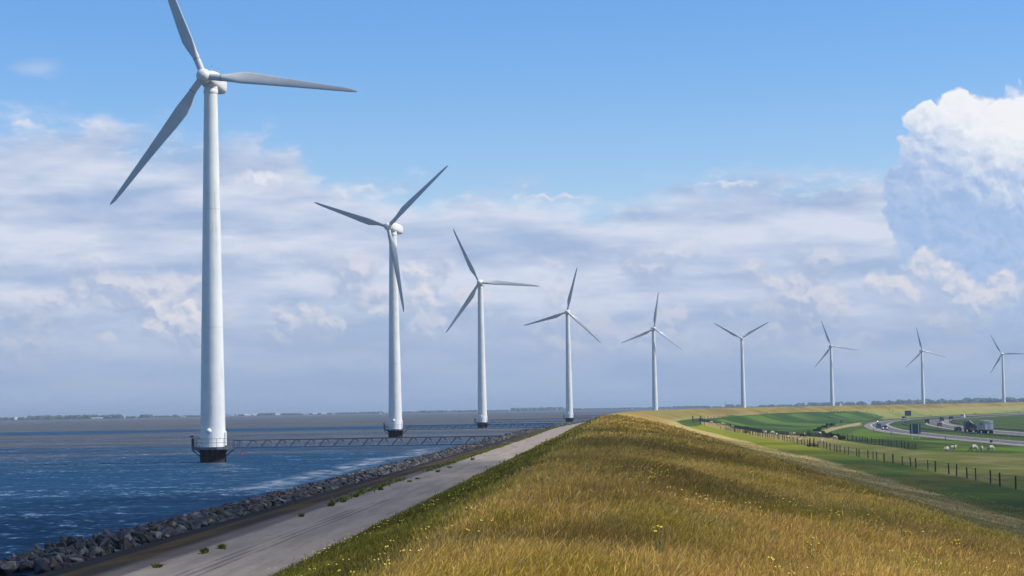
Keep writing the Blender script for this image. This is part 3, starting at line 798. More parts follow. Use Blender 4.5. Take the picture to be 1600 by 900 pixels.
def bridge():
    root = empty('footbridge')
    L0, L1, zb, zt = 2.75, 37.6, 1.80, 2.77
    tm = MB(); n = 18; st = (L1 - L0 - .6) / n
    for z in (zb, zt): tm.box(((L0 + L1) / 2, 0, z), (L1 - L0, .09, .09))
    for x in (L0, L0 + .6, L1): tm.box((x, 0, (zb + zt) / 2), (.07, .07, zt - zb - .09))
    for k in range(n):
        x = L0 + .6 + k * st
        tm.tube((x + .1, 0, zt), (x + st / 2, 0, zb), .035, 5); tm.tube((x + st / 2, 0, zb), (x + st - .1, 0, zt), .035, 5)
    me = tm.mesh('truss', M_GALV)
    for y in (-.52, .52): link('truss', me, root, Matrix.Translation((0, y, 0)))
    MB().box(((L0 + L1) / 2, 0, zb + .03), (L1 - L0, .92, .05)).build('deck', M_PLAT, root)
    MB().box((L1 + .25, 0, 1.7), (.6, 1.5, .55)).build('abutment', mat('abutment_concrete', (.22, .21, .2), .9, var=.3), root)
    return root
br0 = bridge()
B_LAB = ['long steel lattice footbridge from the largest turbine to the shore', 'lattice footbridge of the second turbine, seen between the second and third towers',
         'lattice footbridge running from the third turbine to the fourth tower', 'lattice footbridge beside the foot of the fourth turbine, reaching behind the grass slope',
         'farthest visible lattice footbridge, just above the one beside the fourth tower']
for i, (X_, Z_, px) in enumerate(TURB):
    d = ray(px, 653.6 - 0.0172 * px + CAMZ * F / Z_); x = d.x / d.y * Z_
    a_, s_ = to_as([x], [Z_]); p_, n_ = axpt(s_); rz = math.atan2(n_[0][1], n_[0][0])
    r = tur0 if i == 0 else copy_tree(tur0)
    r.location = (x, Z_, 0); r.rotation_euler = (0, 0, rz)
    tag(r, T_LAB[i], 'wind turbine', 'row of white wind turbines along the dike')
    for ch in r.children:
        n0 = ch.name.split('.')[0]
        if n0 == 'nacelle': ch.matrix_local = Matrix.Translation((0, 0, HUBZ)) @ Matrix.Rotation(R(YAW[i]) - rz, 4, 'Z')
        if n0 == 'hub': ch.matrix_local = Matrix.Translation((0, 0, HUBZ)) @ Matrix.Rotation(R(YAW[i]) - rz, 4, 'Z') @ Matrix.Translation((0, -2.6, 0)) @ Matrix.Rotation(R(ROT[i]), 4, 'Y')
    if i < 5:
        b_ = br0 if i == 0 else copy_tree(br0)
        b_.location = (x, Z_, 0); b_.rotation_euler = (0, 0, rz); tag(b_, B_LAB[i], 'footbridge', 'lattice footbridges to the turbines')

# ------------------------------------------------------------------ riprap
M_ROCK = []
for nm, c1, c2 in (('rock_grey', (.085, .085, .098), (.022, .022, .030)), ('rock_dark', (.042, .042, .050), (.022, .022, .028)), ('rock_brown', (.085, .068, .052), (.03, .025, .02)), ('rock_pale', (.20, .185, .17), (.09, .085, .085))):
    M_ROCK.append(mat(nm, c1, .85, col2=c2, vscale=2.2, bump=.5, bscale=5))
import bmesh
def rock_mesh(seed, material):
    rg = random.Random(seed); bm = bmesh.new()
    sx_, sy_, sz_ = rg.uniform(.8, 1.35), rg.uniform(.6, 1.0), rg.uniform(.5, .8)
    for _ in range(10):
        v_ = Vector((rg.gauss(0, 1), rg.gauss(0, 1), rg.gauss(0, 1))).normalized() * rg.uniform(.38, .58)
        bm.verts.new((v_.x * sx_, v_.y * sy_, v_.z * sz_))
    r_ = bmesh.ops.convex_hull(bm, input=bm.verts)
    bmesh.ops.delete(bm, geom=[g_ for g_ in r_['geom_interior'] if isinstance(g_, bmesh.types.BMVert)], context='VERTS')
    bmesh.ops.dissolve_limit(bm, angle_limit=R(8), verts=bm.verts, edges=bm.edges)
    bmesh.ops.bevel(bm, geom=list(bm.edges), offset=.025, segments=1, affect='EDGES')
    bmesh.ops.triangulate(bm, faces=bm.faces)
    me = bpy.data.meshes.new('rock'); bm.to_mesh(me); bm.free(); me.materials.append(material); return me
ROCKS = [[rock_mesh(10 * j + k, M_ROCK[j]) for k in range(7)] for j in range(4)]
def rock_z(a): return np.interp(a, [-25.2, -24, -22.5, -20.5, -19, -18.2], [-.55, .0, .62, 1.05, 1.05, .75])
spots = []
s = 62.0
while s < 900:
    sz = .47 if s < 250 else (.62 if s < 420 else .85)
    for a in np.arange(-25.0, -18.2, sz * .78):
        spots.append((a + rng.uniform(-.2, .2), s + rng.uniform(-.25, .25), sz * rng.uniform(.5, 1.5), rng.random()))
    s += sz * .8
spots.sort(key=lambda q: q[1])
near_rocks = [q for q in spots if q[1] > 70.0]
n_single = 0; rest = [q for q in spots if q[1] <= 70.0]
R_LAB = ['rough grey stone block in the riprap at the water edge', 'dark blackish stone block in the riprap at the water edge', 'brown stone block in the riprap at the water edge', 'pale weathered stone block in the riprap at the water edge']
def kind_of(u): return 0 if u < .36 else (1 if u < .66 else (2 if u < .90 else 3))
for a, s_, sz, u in near_rocks:
    if n_single < 296 and a < -18.2:
        p = as_xy(np.array([a]), np.array([s_]))[0]; j = kind_of(u)
        o = bpy.data.objects.new('riprap_stone', ROCKS[j][int(u * 997) % 7]); C.objects.link(o)
        o.location = (p[0], p[1], float(rock_z(a)) + (sz - .5) * .18 + rng.uniform(-.1, .16)); o.scale = (sz * 1.15,) * 3
        o.rotation_euler = (rng.uniform(0, 6.28), rng.uniform(-1.4, 1.4), rng.uniform(0, 6.28))
        tag(o, R_LAB[j], 'rock', 'loose riprap stones, ' + ('grey', 'blackish', 'brown', 'pale')[j]); n_single += 1
    else: rest.append((a, s_, sz, u))
vs, fs, mi, off = [], [], [], 0
tv = [[(np.array([v.co[:] for v in me.vertices]), np.array([p.vertices[:] for p in me.polygons])) for me in row_] for row_ in ROCKS]
for a, s_, sz, u in rest:
    p = as_xy(np.array([a]), np.array([s_]))[0]; j = kind_of(u)
    V_, F_ = tv[j][int(u * 997) % 7]
    rm = np.array(Matrix.Rotation(rng.uniform(0, 6.28), 3, 'Z') @ Matrix.Rotation(rng.uniform(0, 6.28), 3, 'X'))
    vs.append(V_ @ rm.T * sz * 1.15 + np.array([p[0], p[1], float(rock_z(a)) + (sz - .5) * .18])); fs.append(F_ + off); off += len(V_); mi.append(np.full(len(F_), j))
me = np_mesh('riprap_mass', np.concatenate(vs), None, M_ROCK[0], None, False, tris=np.concatenate(fs))
for m_ in M_ROCK[1:]: me.materials.append(m_)
me.polygons.foreach_set('material_index', np.concatenate(mi).astype(np.int32))
tag(link('riprap', me), 'heap of riprap stones continuing along the shore towards the turbines', 'rocks', None, 'stuff')

# ------------------------------------------------------------------ grass
M_GRASS = vcol_mat('grass_blades', 0.85, fine=0.9, amt=0.22, transl=0.5)
def grass_patch(a, s_, hgt, wid, colr, headc, lean):
    """a, s_ arrays of roots; returns verts, quads, tris, colours of bent stalks with seed heads"""
    n = len(a); xy = as_xy(a, s_); z = zprof(a, s_) + (fbm(xy[:, 0] * .25, xy[:, 1] * .25, 3) - .5) * .16 * ((a > -7) & (a < 80)) - .03
    th = rng.uniform(-1.0, 1.0, n); ax_ = np.stack([np.cos(th), np.sin(th)], 1)      # blade broadside mostly across the view
    fl_ = fbm(xy[:, 0] * .35 + 11, xy[:, 1] * .35, 3) - .5; fm_ = fbm(xy[:, 0] * .3 + 51, xy[:, 1] * .3, 3) - .5
    ln = rng.normal(0, .2, n) + lean + fl_ * .55; ly = rng.normal(0, .2, n) + fm_ * .5
    lv = [0, .45, .74, .88, 1.0]; wd = [1.0, .75, .8, 1.5, .12]; out = []; cs = []
    for k, (l, w) in enumerate(zip(lv, wd)):
        b_ = l ** 1.8
        c3 = np.stack([xy[:, 0] + ln * hgt * b_, xy[:, 1] + ly * hgt * b_, z + hgt * l * (1 - .12 * b_)], -1)
        e = np.zeros((n, 3)); e[:, :2] = ax_ * (wid * w * .5)[:, None]
        out += [c3 - e, c3 + e]
        cc = colr * (1 - .0) if k < 2 else colr * .35 + headc * .65 if k == 2 else headc
        cs += [cc, cc]
    V_ = np.stack(out, 1).reshape(-1, 3); K = np.stack(cs, 1).reshape(-1, 3)
    base = np.arange(n)[:, None] * 10
    Q = np.concatenate([base + np.array([2 * k, 2 * k + 1, 2 * k + 3, 2 * k + 2]) for k in range(4)], 0)
    return V_, Q, K
def grass_cols(x, y, a):
    c = dry_colour(x, y, a); n = len(x)
    gr = rng.random(n)
    patch = fbm(x * .5 + 40, y * .22, 3)
    gk = ss(patch, .50, .68) * .6 + .06
    green = np.stack([.24 + .12 * gr, .19 + .06 * gr, .02 + .015 * gr], -1)
    sel = rng.random(n) < gk
    c = np.where(sel[:, None], green, c * rng.uniform(.9, 1.5, n)[:, None])
    low_ = rng.random(n) < .92 * ss(-a + (patch - .5) * 2, 2.0, 3.6)
    c = np.where(low_[:, None], np.stack([.12 + .10 * gr, .125 + .05 * gr, .018 + .012 * gr], -1), c)
    head = np.where(sel[:, None], c * 1.2, c * 1.3 + np.array([.04, .025, .006]))
    pale = (rng.random(n) < .15) & ~low_
    bri = (.66 + .7 * ss(fbm(x * .22 + 70, y * .12, 4), .3, .7))[:, None]
    bri = np.where((a > 11.5)[:, None], 1.0, bri)
    c = c * bri; head = head * bri
    head = np.where(pale[:, None], np.array([.52, .39, .17]) * rng.uniform(.7, 1.1, n)[:, None], head)
    return c, head
Vl, Ql, Kl, off = [], [], [], 0
for (s0, s1, dens, hm, wm) in [(14, 26, 640, .33, .006), (26, 40, 380, .33, .009), (40, 60, 170, .34, .0135), (60, 90, 70, .36, .021), (90, 140, 18, .40, .045), (140, 220, 6.0, .42, .08), (220, 360, 1.8, .42, .13)]:
    aL = -7.9; aR = min(29.0, 0.235 * s1 + 1.5)
    n = int((s1 - s0) * (aR - aL) * dens)
    a = rng.uniform(aL, aR, n); s_ = rng.uniform(s0, s1, n)
    k = (a < .24 * s_ + 1.0) & (a > -.345 * s_ - .5)
    a, s_ = a[k], s_[k]
    xy = as_xy(a, s_)
    cl = fbm(xy[:, 0] * .9, xy[:, 1] * .9 + 31, 3)
    h = hm * (.45 + 1.1 * cl) * rng.uniform(.55, 1.15, len(a)) * np.where(rng.random(len(a)) < .03, 1.35, 1.0) * np.where(a < -3.4, .72, 1.0)
    h = h * np.clip((18 - a) / 8.0, .22, 1) * np.clip((a + 8.0) / .8, .3, 1)
    c, hd = grass_cols(xy[:, 0], xy[:, 1], a)
    V_, Q, K = grass_patch(a, s_, h, wm * rng.uniform(.7, 1.4, len(a)), c, hd, .18)
    Vl.append(V_); Ql.append(Q + off); Kl.append(K); off += len(V_)
V_ = np.concatenate(Vl); Q = np.concatenate(Ql); K = np.concatenate(Kl)
print('grass faces', len(Q))
tag(link('dry_grass', np_mesh('dry_grass', V_, Q, M_GRASS, K, True)), 'tall dry grass with seed heads covering the dike', 'grass', None, 'stuff')

# yellow flowering weeds in the grass
M_STEM = mat('weed_green', (.07, .12, .025), .8, var=.4, vscale=8)
M_YEL = mat('yellow_flower', (.62, .50, .02), .7, var=.35, vscale=20)
def ragwort(seed):
    rg = random.Random(seed); st, fls = MB(), []
    for k in range(rg.randint(4, 6)):
        an = rg.uniform(0, 6.28); r = rg.uniform(.03, .14); h = rg.uniform(.42, .62)
        top = Vector((r * math.cos(an) * 1.6, r * math.sin(an) * 1.6, h)); st.tube((r * .3 * math.cos(an), r * .3 * math.sin(an), -.08), top, .006, 4, .004)
        for j in range(5):
            p = Vector((0, 0, -.05)).lerp(top, rg.uniform(.3, .9)); d_ = Vector((rg.uniform(-1, 1), rg.uniform(-1, 1), rg.uniform(.1, .6))).normalized() * .09
            w = d_.cross(Vector((0, 0, 1))).normalized() * .015; st.add([p, p + d_ * .5 + w, p + d_, p + d_ * .5 - w], [(0, 1, 2, 3)])
        fl = MB(); rad = [rg.uniform(.55, 1.25) for _ in range(9)]
        rings = [[top + Vector((math.cos(j * .698) * rad[j] * r_, math.sin(j * .698) * rad[j] * r_, z_ + .008 * (j % 2))) for j in range(9)] for r_, z_ in ((.012, -.012), (.042, 0.0), (.036, .014), (.008, .022))]
        fl.loft(rings, smooth=False); fls.append(fl.mesh('flower_head', M_YEL))
    return st.mesh('stem', M_STEM), fls
RW = [ragwort(k) for k in range(4)]
rw_px = [(1222, 733), (1230, 731), (1311, 763), (1316, 766), (1345, 779), (1403, 796), (1408, 793), (1306, 812), (1307, 832), (1343, 848), (1364, 838), (1376, 837), (1376, 835), (1400, 822), (1440, 833),
         (1475, 850), (1508, 835), (1540, 853), (1572, 850), (1590, 863), (1494, 884), (1468, 896), (1417, 860), (1540, 880), (1061, 716), (1080, 718), (1187, 727), (1190, 758), (1193, 756), (1000, 766), (1020, 768), (1040, 766),
         (850, 768), (1041, 756), (1030, 885), (1140, 880), (1270, 893), (1110, 842), (740, 870), (1575, 882)]
rw_px = [q for k_, q in enumerate(rw_px) if q[1] < 830 or k_ % 2 == 0]
for i, (px, py) in enumerate(rw_px):
    p = at(px, py + 4); o = empty('ragwort', (p[0], p[1], p[2] + .02), rng.uniform(0, 6)); st, fl = RW[i % 4]; sca = rng.uniform(.4, .65); o.scale = (sca, sca, .72)
    link('stem', st, o)
    for f_ in fl: link('flower_head', f_, o)
    tag(o, 'yellow flowering weed standing among the dry grass of the dike', 'wildflower', 'yellow flowering weeds on the dike')
# tiny buttercup-like specks
n = 1700; a = rng.uniform(-7, 14, n); s_ = rng.uniform(18, 75, n) ** 1.0; kk = (a < .235 * s_) & (fbm(a * .35 + 9, s_ * .12, 3) > .47); a, s_ = a[kk], s_[kk]; xy = as_xy(a, s_); z = zprof(a, s_)
vs, fs = [], []; off = 0
for (x, y), zz in zip(xy, z):
    r = rng.uniform(.010, .020); h = rng.uniform(.28, .40)
    for j in range(2):
        c = np.array([x + rng.normal(0, .05), y + rng.normal(0, .05), zz + h])
        vs.append(c + np.array([[r, 0, 0], [-r * .5, r * .9, .004], [-r * .5, -r * .9, .004], [0, 0, r * 1.2]])); fs.append(np.array([[0, 1, 3], [1, 2, 3], [2, 0, 3]]) + off); off += 4
tag(link('flower_specks', np_mesh('flower_specks', np.concatenate(vs), None, M_YEL, None, False, tris=np.concatenate(fs))), 'tiny yellow flowers scattered through the near grass', 'flowers', None, 'stuff')

# weeds growing on the road margin
M_WEED = vcol_mat('weed_leaves', .85, fine=5, amt=.4, transl=.3)
def leaf_clump(seed, L, W, H, n, yel=.1):
    rg = np.random.default_rng(seed); x = rg.normal(0, L / 4.5, n); y = rg.normal(0, W / 4.5, n); h = H * rg.uniform(.4, 1, n) * np.exp(-(x / L) ** 2 * 2)
    th = rg.uniform(0, 6.28, n); w = rg.uniform(.012, .03, n); lx, ly = x * 1.3 + rg.normal(0, .35, n), y * 1.3 + rg.normal(0, .35, n)
    e = np.stack([np.cos(th) * w, np.sin(th) * w, 0 * w], -1); b_ = np.stack([x * .8, y * .6, 0 * x - .02], -1); m_ = b_ + np.stack([lx * h * .4, ly * h * .4, h * .6], -1); t_ = b_ + np.stack([lx * h, ly * h, h], -1)
    V_ = np.stack([b_ - e * .5, b_ + e * .5, m_ + e, m_ - e, t_], 1).reshape(-1, 3); o_ = np.arange(n)[:, None] * 5
    c = np.where(rg.random(n)[:, None] < yel, np.array((.34, .28, .08)), np.array((.10, .12, .02)) * rg.uniform(.6, 1.6, n)[:, None])
    return np_mesh('weed_clump', V_, o_ + np.array([0, 1, 2, 3]), M_WEED, np.repeat(c, 5, 0), True, tris=o_ + np.array([3, 2, 4]))
WC = [leaf_clump(k, .55 + .2 * (k % 3), .28, .3, 160, .12 + .08 * (k % 2)) for k in range(5)]
wp = [(246, 887), (320, 865), (346, 857), (471, 808), (518, 791), (536, 785), (557, 777), (594, 766), (640, 753), (652, 749), (684, 738), (702, 731), (738, 719)]
for i, (px, py) in enumerate(wp):
    p = at(px, py); o = link('weed_clump', WC[i % 5]); o.location = (p[0], p[1], p[2] + .01); o.rotation_euler = (0, 0, math.pi / 2 + rng.uniform(-.3, .3))
    sc_l = (.7, .5, .8, .4, 1.0, .9)[i % 6]; o.scale = (1.6 * sc_l, .9, rng.uniform(.4, .8))
    tag(o, ('small green weed clump with yellow tips alone on the concrete margin nearest the shore corner' if i == 0 else 'green weed clump growing in the crack along the lake side of the road'), 'weed', 'weeds along the road margin')
V_, Q, K, T3 = [], [], [], []; off = 0
a = rng.normal(-12.2, .22, 5000); s_ = 70 + 420 * rng.random(5000); kk = fbm(s_ * .08, s_ * 0 + 3, 3) > .44 - .0004 * (s_ - 100); a, s_ = a[kk], s_[kk]
hh = rng.uniform(.06, .3, len(a)); V_, Q, K = grass_patch(a, s_, hh, rng.uniform(.02, .06, len(a)) * (1 + s_ / 300), np.array((.10, .14, .025)) * rng.uniform(.6, 1.8, len(a))[:, None], np.array((.22, .20, .04)) * rng.uniform(.6, 1.4, len(a))[:, None], .1)
tag(link('verge_weeds', np_mesh('verge_weeds', V_, Q, M_GRASS, K)), 'low weeds in a line along the lake side of the service road', 'weeds', None, 'stuff')

# ------------------------------------------------------------------ fences
post_me = MB().lathe([(.085, -.35), (.085, 1.22), (.05, 1.27)], 8).mesh('post', M_POST)
post_dark = MB().lathe([(.075, -.35), (.075, 1.15), (.045, 1.2)], 8).mesh('post', M_DARK)
def gz_(x, y): return float(zat(np.array([x]), np.array([y]))[0]) + (float(fbm(np.array([x]) * .25, np.array([y]) * .25, 3)[0]) - .5) * .35 * 0.0
def fence(pxs, spacing, label, post=post_me, netting=0.0, wires=(.45, .8, 1.1), jitter=.15, nmax=100):
    base = ats(pxs)[:, :2]; path = resample(base, spacing)[:nmax]
    z = zat(path[:, 0], path[:, 1]); o0 = np.array([path[0][0], path[0][1], z[0]])
    root = empty('fence', tuple(o0)); tag(root, label, 'fence', 'post and wire fences of the pasture')
    for k, (p, zz) in enumerate(zip(path, z)):
        mt = Matrix.Translation((p[0] - o0[0] + rng.normal(0, jitter), p[1] - o0[1] + rng.normal(0, jitter), zz - o0[2])) @ Matrix.Rotation(rng.normal(0, .02), 4, 'X') @ Matrix.Rotation(rng.normal(0, .02), 4, 'Y')
        s_ = rng.uniform(.82, 1.0); w_ = rng.uniform(.7, 1.1)
        link('post', post, root, mt @ Matrix.Diagonal((w_, w_, s_, 1)))
    wm = MB()
    for h in wires:
        for (p, za), (q, zb) in zip(zip(path[:-1], z[:-1]), zip(path[1:], z[1:])):
            wm.tube((p[0] - o0[0], p[1] - o0[1], za - o0[2] + h), (q[0] - o0[0], q[1] - o0[1], zb - o0[2] + h), .008, 3, cap=False)
    wm.build('wire', M_WIRE, root)
    if netting:
        nm = MB(); fine = resample(path, netting); zf = zat(fine[:, 0], fine[:, 1])
        for p, zz in zip(fine, zf):
            nm.box((p[0] - o0[0], p[1] - o0[1], zz - o0[2] + .52), (.04, .04, 1.0))
        for h in (.12, .32, .52, .72, .92):
            for (p, za), (q, zb) in zip(zip(path[:-1], z[:-1]), zip(path[1:], z[1:])):
                nm.tube((p[0] - o0[0], p[1] - o0[1], za - o0[2] + h), (q[0] - o0[0], q[1] - o0[1], zb - o0[2] + h), .02, 3, cap=False)
        nm.build('netting', M_DARK, root)
    return root
fence([(1640, 775), (1597.6, 766), (1569.6, 761), (1544, 754), (1522, 750.4), (1499, 744.5), (1463, 737), (1429, 730.4), (1400, 724.5), (1375, 720), (1335, 711.6), (1310, 706.3), (1288, 701), (1263, 696.5), (1242, 692), (1224, 688), (1201, 684), (1170, 678.5), (1155, 675.6), (1132, 671.5), (1100, 664.5)],
      6.3, 'line of dark wooden posts between the mown green strip and the sheep pasture')
fence([(1431, 702.5), (1395, 697.5), (1360, 692.5), (1325, 687)], 5.5, 'old picket-like fence above the bright green verge below the motorway', post=post_me, netting=1.8)
fence([(1300, 684.5), (1270, 682), (1232, 680), (1190, 676.5), (1165, 671.5), (1140, 666), (1113, 660.5), (1092, 658.5)], 6.0, 'dark netted fence along the lower edge of the meadow, ending at a gate post', post=post_dark, netting=.45)
fence([(1095, 655.2), (1140, 650), (1200, 646.8), (1260, 644.5), (1320, 643), (1345, 643.5)], 9.0, 'far row of small posts where the dry slope meets the green meadow', post=post_dark, wires=(.9,))
def stile(px, py, label, w=1.6, h=2.0):
    p = at(px, py); o = empty('stile', tuple(p), R(-20)); tag(o, label, 'stile', 'dark wooden stiles at the fences')
    for x in (-w * .18, w * .18): MB().box((x, 0, h / 2 - .2), (.16, .16, h + .2)).build('post', M_POST, o)
    MB().box((0, -.1, .28), (w, .5, .16)).box((0, .1, .55), (w * .65, .35, .14)).box((-w * .35, 0, .1), (.12, .3, .5)).box((w * .35, 0, .1), (.12, .3, .5)).build('step', M_POST, o)
stile(1166.5, 676.5, 'dark stile with a tall post where the two fences run closest', 1.9, 2.1)
stile(1269, 698.5, 'broad dark stile in the post fence, sheep grazing just behind it', 2.0, 1.7)
stile(1264, 681.2, 'dark upright stile on the netted fence at the meadow corner', 1.3, 1.6)
p = at(1088.5, 661.5); gt = empty('field_gate', tuple(p), R(25)); tag(gt, 'dark field gate with tall posts at the far tip of the pasture', 'gate')
for x in (-1.5, 1.5): MB().box((x, 0, 1.2), (.28, .28, 2.8)).build('gate_post', M_DARK, gt)
g_ = MB()
for z_ in (.35, .65, .95, 1.25): g_.box((0, 0, z_), (2.75, .06, .1))
g_.tube((-1.3, 0, .3), (1.3, 0, 1.3), .04, 4); g_.build('gate_leaf', M_DARK, gt)
# dark water-side hedge along the track
M_LEAF = vcol_mat('shrub_leaves', .9, fine=2, amt=.4, transl=.2)
def shrub_mesh(seed, L, W, H, n, base=(.028, .050, .018), ls=.22):
    rg = np.random.default_rng(seed); nl = max(3, int(L * 1.2)); cx = rg.uniform(-L / 2, L / 2, nl); cr = rg.uniform(.5, 1, nl) * H * .5
    k = rg.integers(0, nl, n); d = rg.normal(0, 1, (n, 3)); d /= np.linalg.norm(d, axis=1)[:, None]; rr = cr[k] * rg.uniform(.6, 1.05, n)
    c = np.stack([cx[k] + d[:, 0] * rr * 1.2, d[:, 1] * np.minimum(rr, W), H * .45 * rg.uniform(.7, 1.1, n) + d[:, 2] * rr * .9], -1); c[:, 2] = np.abs(c[:, 2])
    u = rg.normal(0, 1, (n, 3)); u /= np.linalg.norm(u, axis=1)[:, None]; w = np.cross(u, d); w /= np.linalg.norm(w, axis=1)[:, None] + 1e-6
    V_ = np.stack([c - u * ls, c + w * ls * .6, c + u * ls, c - w * ls * .6], 1).reshape(-1, 3)
    cc = np.array(base) * rg.uniform(.5, 1.8, n)[:, None]
    return np_mesh('shrub', V_, np.arange(n * 4).reshape(-1, 4), M_LEAF, np.repeat(cc, 4, 0), False)
for i, (px, py, L, H) in enumerate([(1277, 673.5, 5, .8), (1281, 670.5, 4, .9), (1288, 668.0, 5, 1.1), (1296, 665.6, 6, 1.5), (1302, 664.3, 3, 1.0), (1284, 679.5, 7, 1.3), (1294, 682.2, 7, 1.2), (1305, 684.5, 7, 1.1), (1316, 686.5, 7, 1.0)]):
    p = at(px, py); o = link('shrub', shrub_mesh(100 + i, L, 1.6, H, 900)); o.location = tuple(p); o.rotation_euler = (0, 0, R(70 if i > 4 else 110))
    tag(o, ('low dark shrub in the row on the meadow side of the sandy track' if i < 5 else 'low dark shrub in the ditch row running from the sandy track to the picket fence'), 'shrub', 'shrubs on the meadow side of the track' if i < 5 else 'shrubs along the ditch')
p = at(960, 682); o = link('shrub', shrub_mesh(55, .5, .3, .4, 260, ls=.06)); o.location = tuple(p); tag(o, 'single small dark tuft on the crest of the dike', 'shrub')

# ------------------------------------------------------------------ sheep
M_WOOL = mat('wool', (.56, .50, .38), .95, var=.3, vscale=9, bump=.6, bscale=25)
M_WOOLD = mat('dark_wool', (.07, .045, .035), .95, var=.3, vscale=9)
M_FACE = mat('sheep_face', (.36, .32, .27), .9)
M_FACED = mat('dark_face', (.04, .035, .03), .9)
def skin_mesh(name, pts_, edges, mats_, sub=1):
    me = bpy.data.meshes.new(name); me.from_pydata([p[:3] for p in pts_], edges, []); o = bpy.data.objects.new(name, me); C.objects.link(o)
    md = o.modifiers.new('s', 'SKIN'); md.use_smooth_shade = True
    for i, p in enumerate(pts_):
        v_ = me.skin_vertices[0].data[i]; v_.radius = (p[3], p[3] if len(p) < 5 else p[4])
    me.skin_vertices[0].data[0].use_root = True
    if sub: o.modifiers.new('b', 'SUBSURF').levels = sub; o.modifiers['b'].render_levels = sub
    dg = bpy.context.evaluated_depsgraph_get(); out = bpy.data.meshes.new_from_object(o.evaluated_get(dg)); out.name = name
    bpy.data.objects.remove(o); bpy.data.meshes.remove(me)
    out.materials.clear()
    for m_ in mats_: out.materials.append(m_)
    return out
def sheep_meshes(pose, wool, face):
    pts_ = [(0, 0, .60, .25, .27), (.32, 0, .60, .22, .25), (-.34, 0, .60, .24, .26), (-.50, 0, .60, .15, .17)]
    ed = [(0, 1), (0, 2), (2, 3)]
    if pose == 'graze': nk = [(.50, 0, .50, .13), (.62, 0, .30, .08), (.70, 0, .16, .07), (.80, 0, .06, .04)]
    elif pose == 'up': nk = [(.48, 0, .74, .14), (.58, 0, .88, .09), (.70, 0, .93, .075), (.84, 0, .87, .04)]
    else: nk = [(.44, 0, .52, .14), (.58, 0, .55, .09), (.70, 0, .52, .075), (.82, 0, .46, .04)]
    b0 = len(pts_); pts_ += nk; ed += [(1, b0), (b0, b0 + 1), (b0 + 1, b0 + 2), (b0 + 2, b0 + 3)]
    for (x, y, rt_) in ((.30, .13, 1), (.30, -.13, 1), (-.36, .13, 2), (-.36, -.13, 2)):
        k = len(pts_)
        bx_ = -.05 if x < 0 else .02
        pts_ += [(x, y, .38, .075), (x + bx_, y, .22, .04), (x + bx_ * .4, y, .02, .032)]; ed += [(rt_, k), (k, k + 1), (k + 1, k + 2)]
    me = skin_mesh('sheep', pts_, ed, [wool, face])
    for pl_ in me.polygons:
        c = pl_.center; pl_.use_smooth = True
        hx = nk[1][0] - .02
        if (c.x > hx and (pose != 'graze' or c.z < .36)) or c.z < .27: pl_.material_index = 1
    ear = MB(); hp = Vector(nk[1][:3]).lerp(Vector(nk[2][:3]), .3)
    for sy_ in (-1, 1): ear.tube(hp + Vector((0, sy_ * .05, .04)), hp + Vector((-.03, sy_ * .15, .03)), .03, 5, .012)
    return me, ear.mesh('ears', face)
SH = {k: sheep_meshes(k[0], *v) for k, v in {('graze', 0): (M_WOOL, M_FACE), ('up', 0): (M_WOOL, M_FACE), ('low', 0): (M_WOOL, M_FACE), ('graze', 1): (M_WOOLD, M_FACED)}.items()}
def sheep(px, py, pose, deg, sca, label, group='sheep grazing on the pasture', dark=0):
    p = at(px, py); me, ear = SH[(pose, dark)]
    o = link('sheep', me); o.location = tuple(p); o.rotation_euler = (0, 0, R(deg)); o.scale = (sca,) * 3
    link('ears', ear, o); tag(o, label, 'sheep', group)
sheep(1479, 706.3, 'graze', 215, 1.05, 'cream sheep grazing, leftmost of the five below the motorway')
sheep(1488.5, 705.6, 'up', 12, 1.15, 'cream sheep standing with raised head, second of the five below the motorway')
sheep(1522, 705.6, 'graze', 185, 1.30, 'biggest cream sheep, grazing in the middle of the five below the motorway')
sheep(1534, 705.6, 'graze', 80, 1.05, 'cream sheep seen from behind, next to the biggest one')
sheep(1548.5, 705.2, 'graze', 190, 1.15, 'cream sheep grazing alone, rightmost of the five below the motorway')
for (px, py, ps, dg_, sc__, lb) in [(1207, 679.8, 'low', 175, 1.25, 'pair of pale sheep by the post fence: the larger one, side on'), (1213.5, 682, 'graze', 250, 1.1, 'small pale sheep just right of the larger one by the post fence'), (1196, 678.5, 'graze', 60, 1.1, 'pale sheep nearest the tall dark stile on its right side'),
        (1193.5, 677.5, 'up', 100, 1.0, 'pale sheep with raised head behind the posts right of the tall stile'), (1232, 686.8, 'low', 180, 1.0, 'pale sheep lying low behind the posts, mid pasture'), (1249.5, 692.2, 'graze', 240, 1.3, 'cream sheep grazing against the posts, left of the broad stile'),
        (1284.5, 694.2, 'low', 30, 1.2, 'pale sheep right of the broad stile'), (1235, 680.6, 'up', 270, 1.0, 'small white sheep at the meadow edge, first in its row'), (1241, 680.6, 'low', 180, 1.0, 'small white sheep at the meadow edge, second in its row'),
        (1257, 681.4, 'up', 250, 1.0, 'small white sheep left of the upright stile'), (1280.5, 681.6, 'low', 200, 1.3, 'white sheep at the foot of the sandy track'), (1305, 687.8, 'low', 160, 1.1, 'white sheep in front of the ditch shrubs'),
        (1111.5, 662.2, 'low', 170, 1.2, 'white sheep nearest the far gate'), (1123, 665.4, 'low', 150, 1.1, 'white sheep second from the far gate'), (1129, 665.4, 'low', 20, 1.5, 'larger white sheep third from the far gate'), (1145, 668.8, 'up', 140, 1.1, 'white sheep fourth from the far gate')]:
    sheep(px, py, ps, dg_, sc__, lb)
sheep(1253.5, 684.2, 'graze', 0, 1.25, 'single dark brown sheep in the pasture', dark=1)
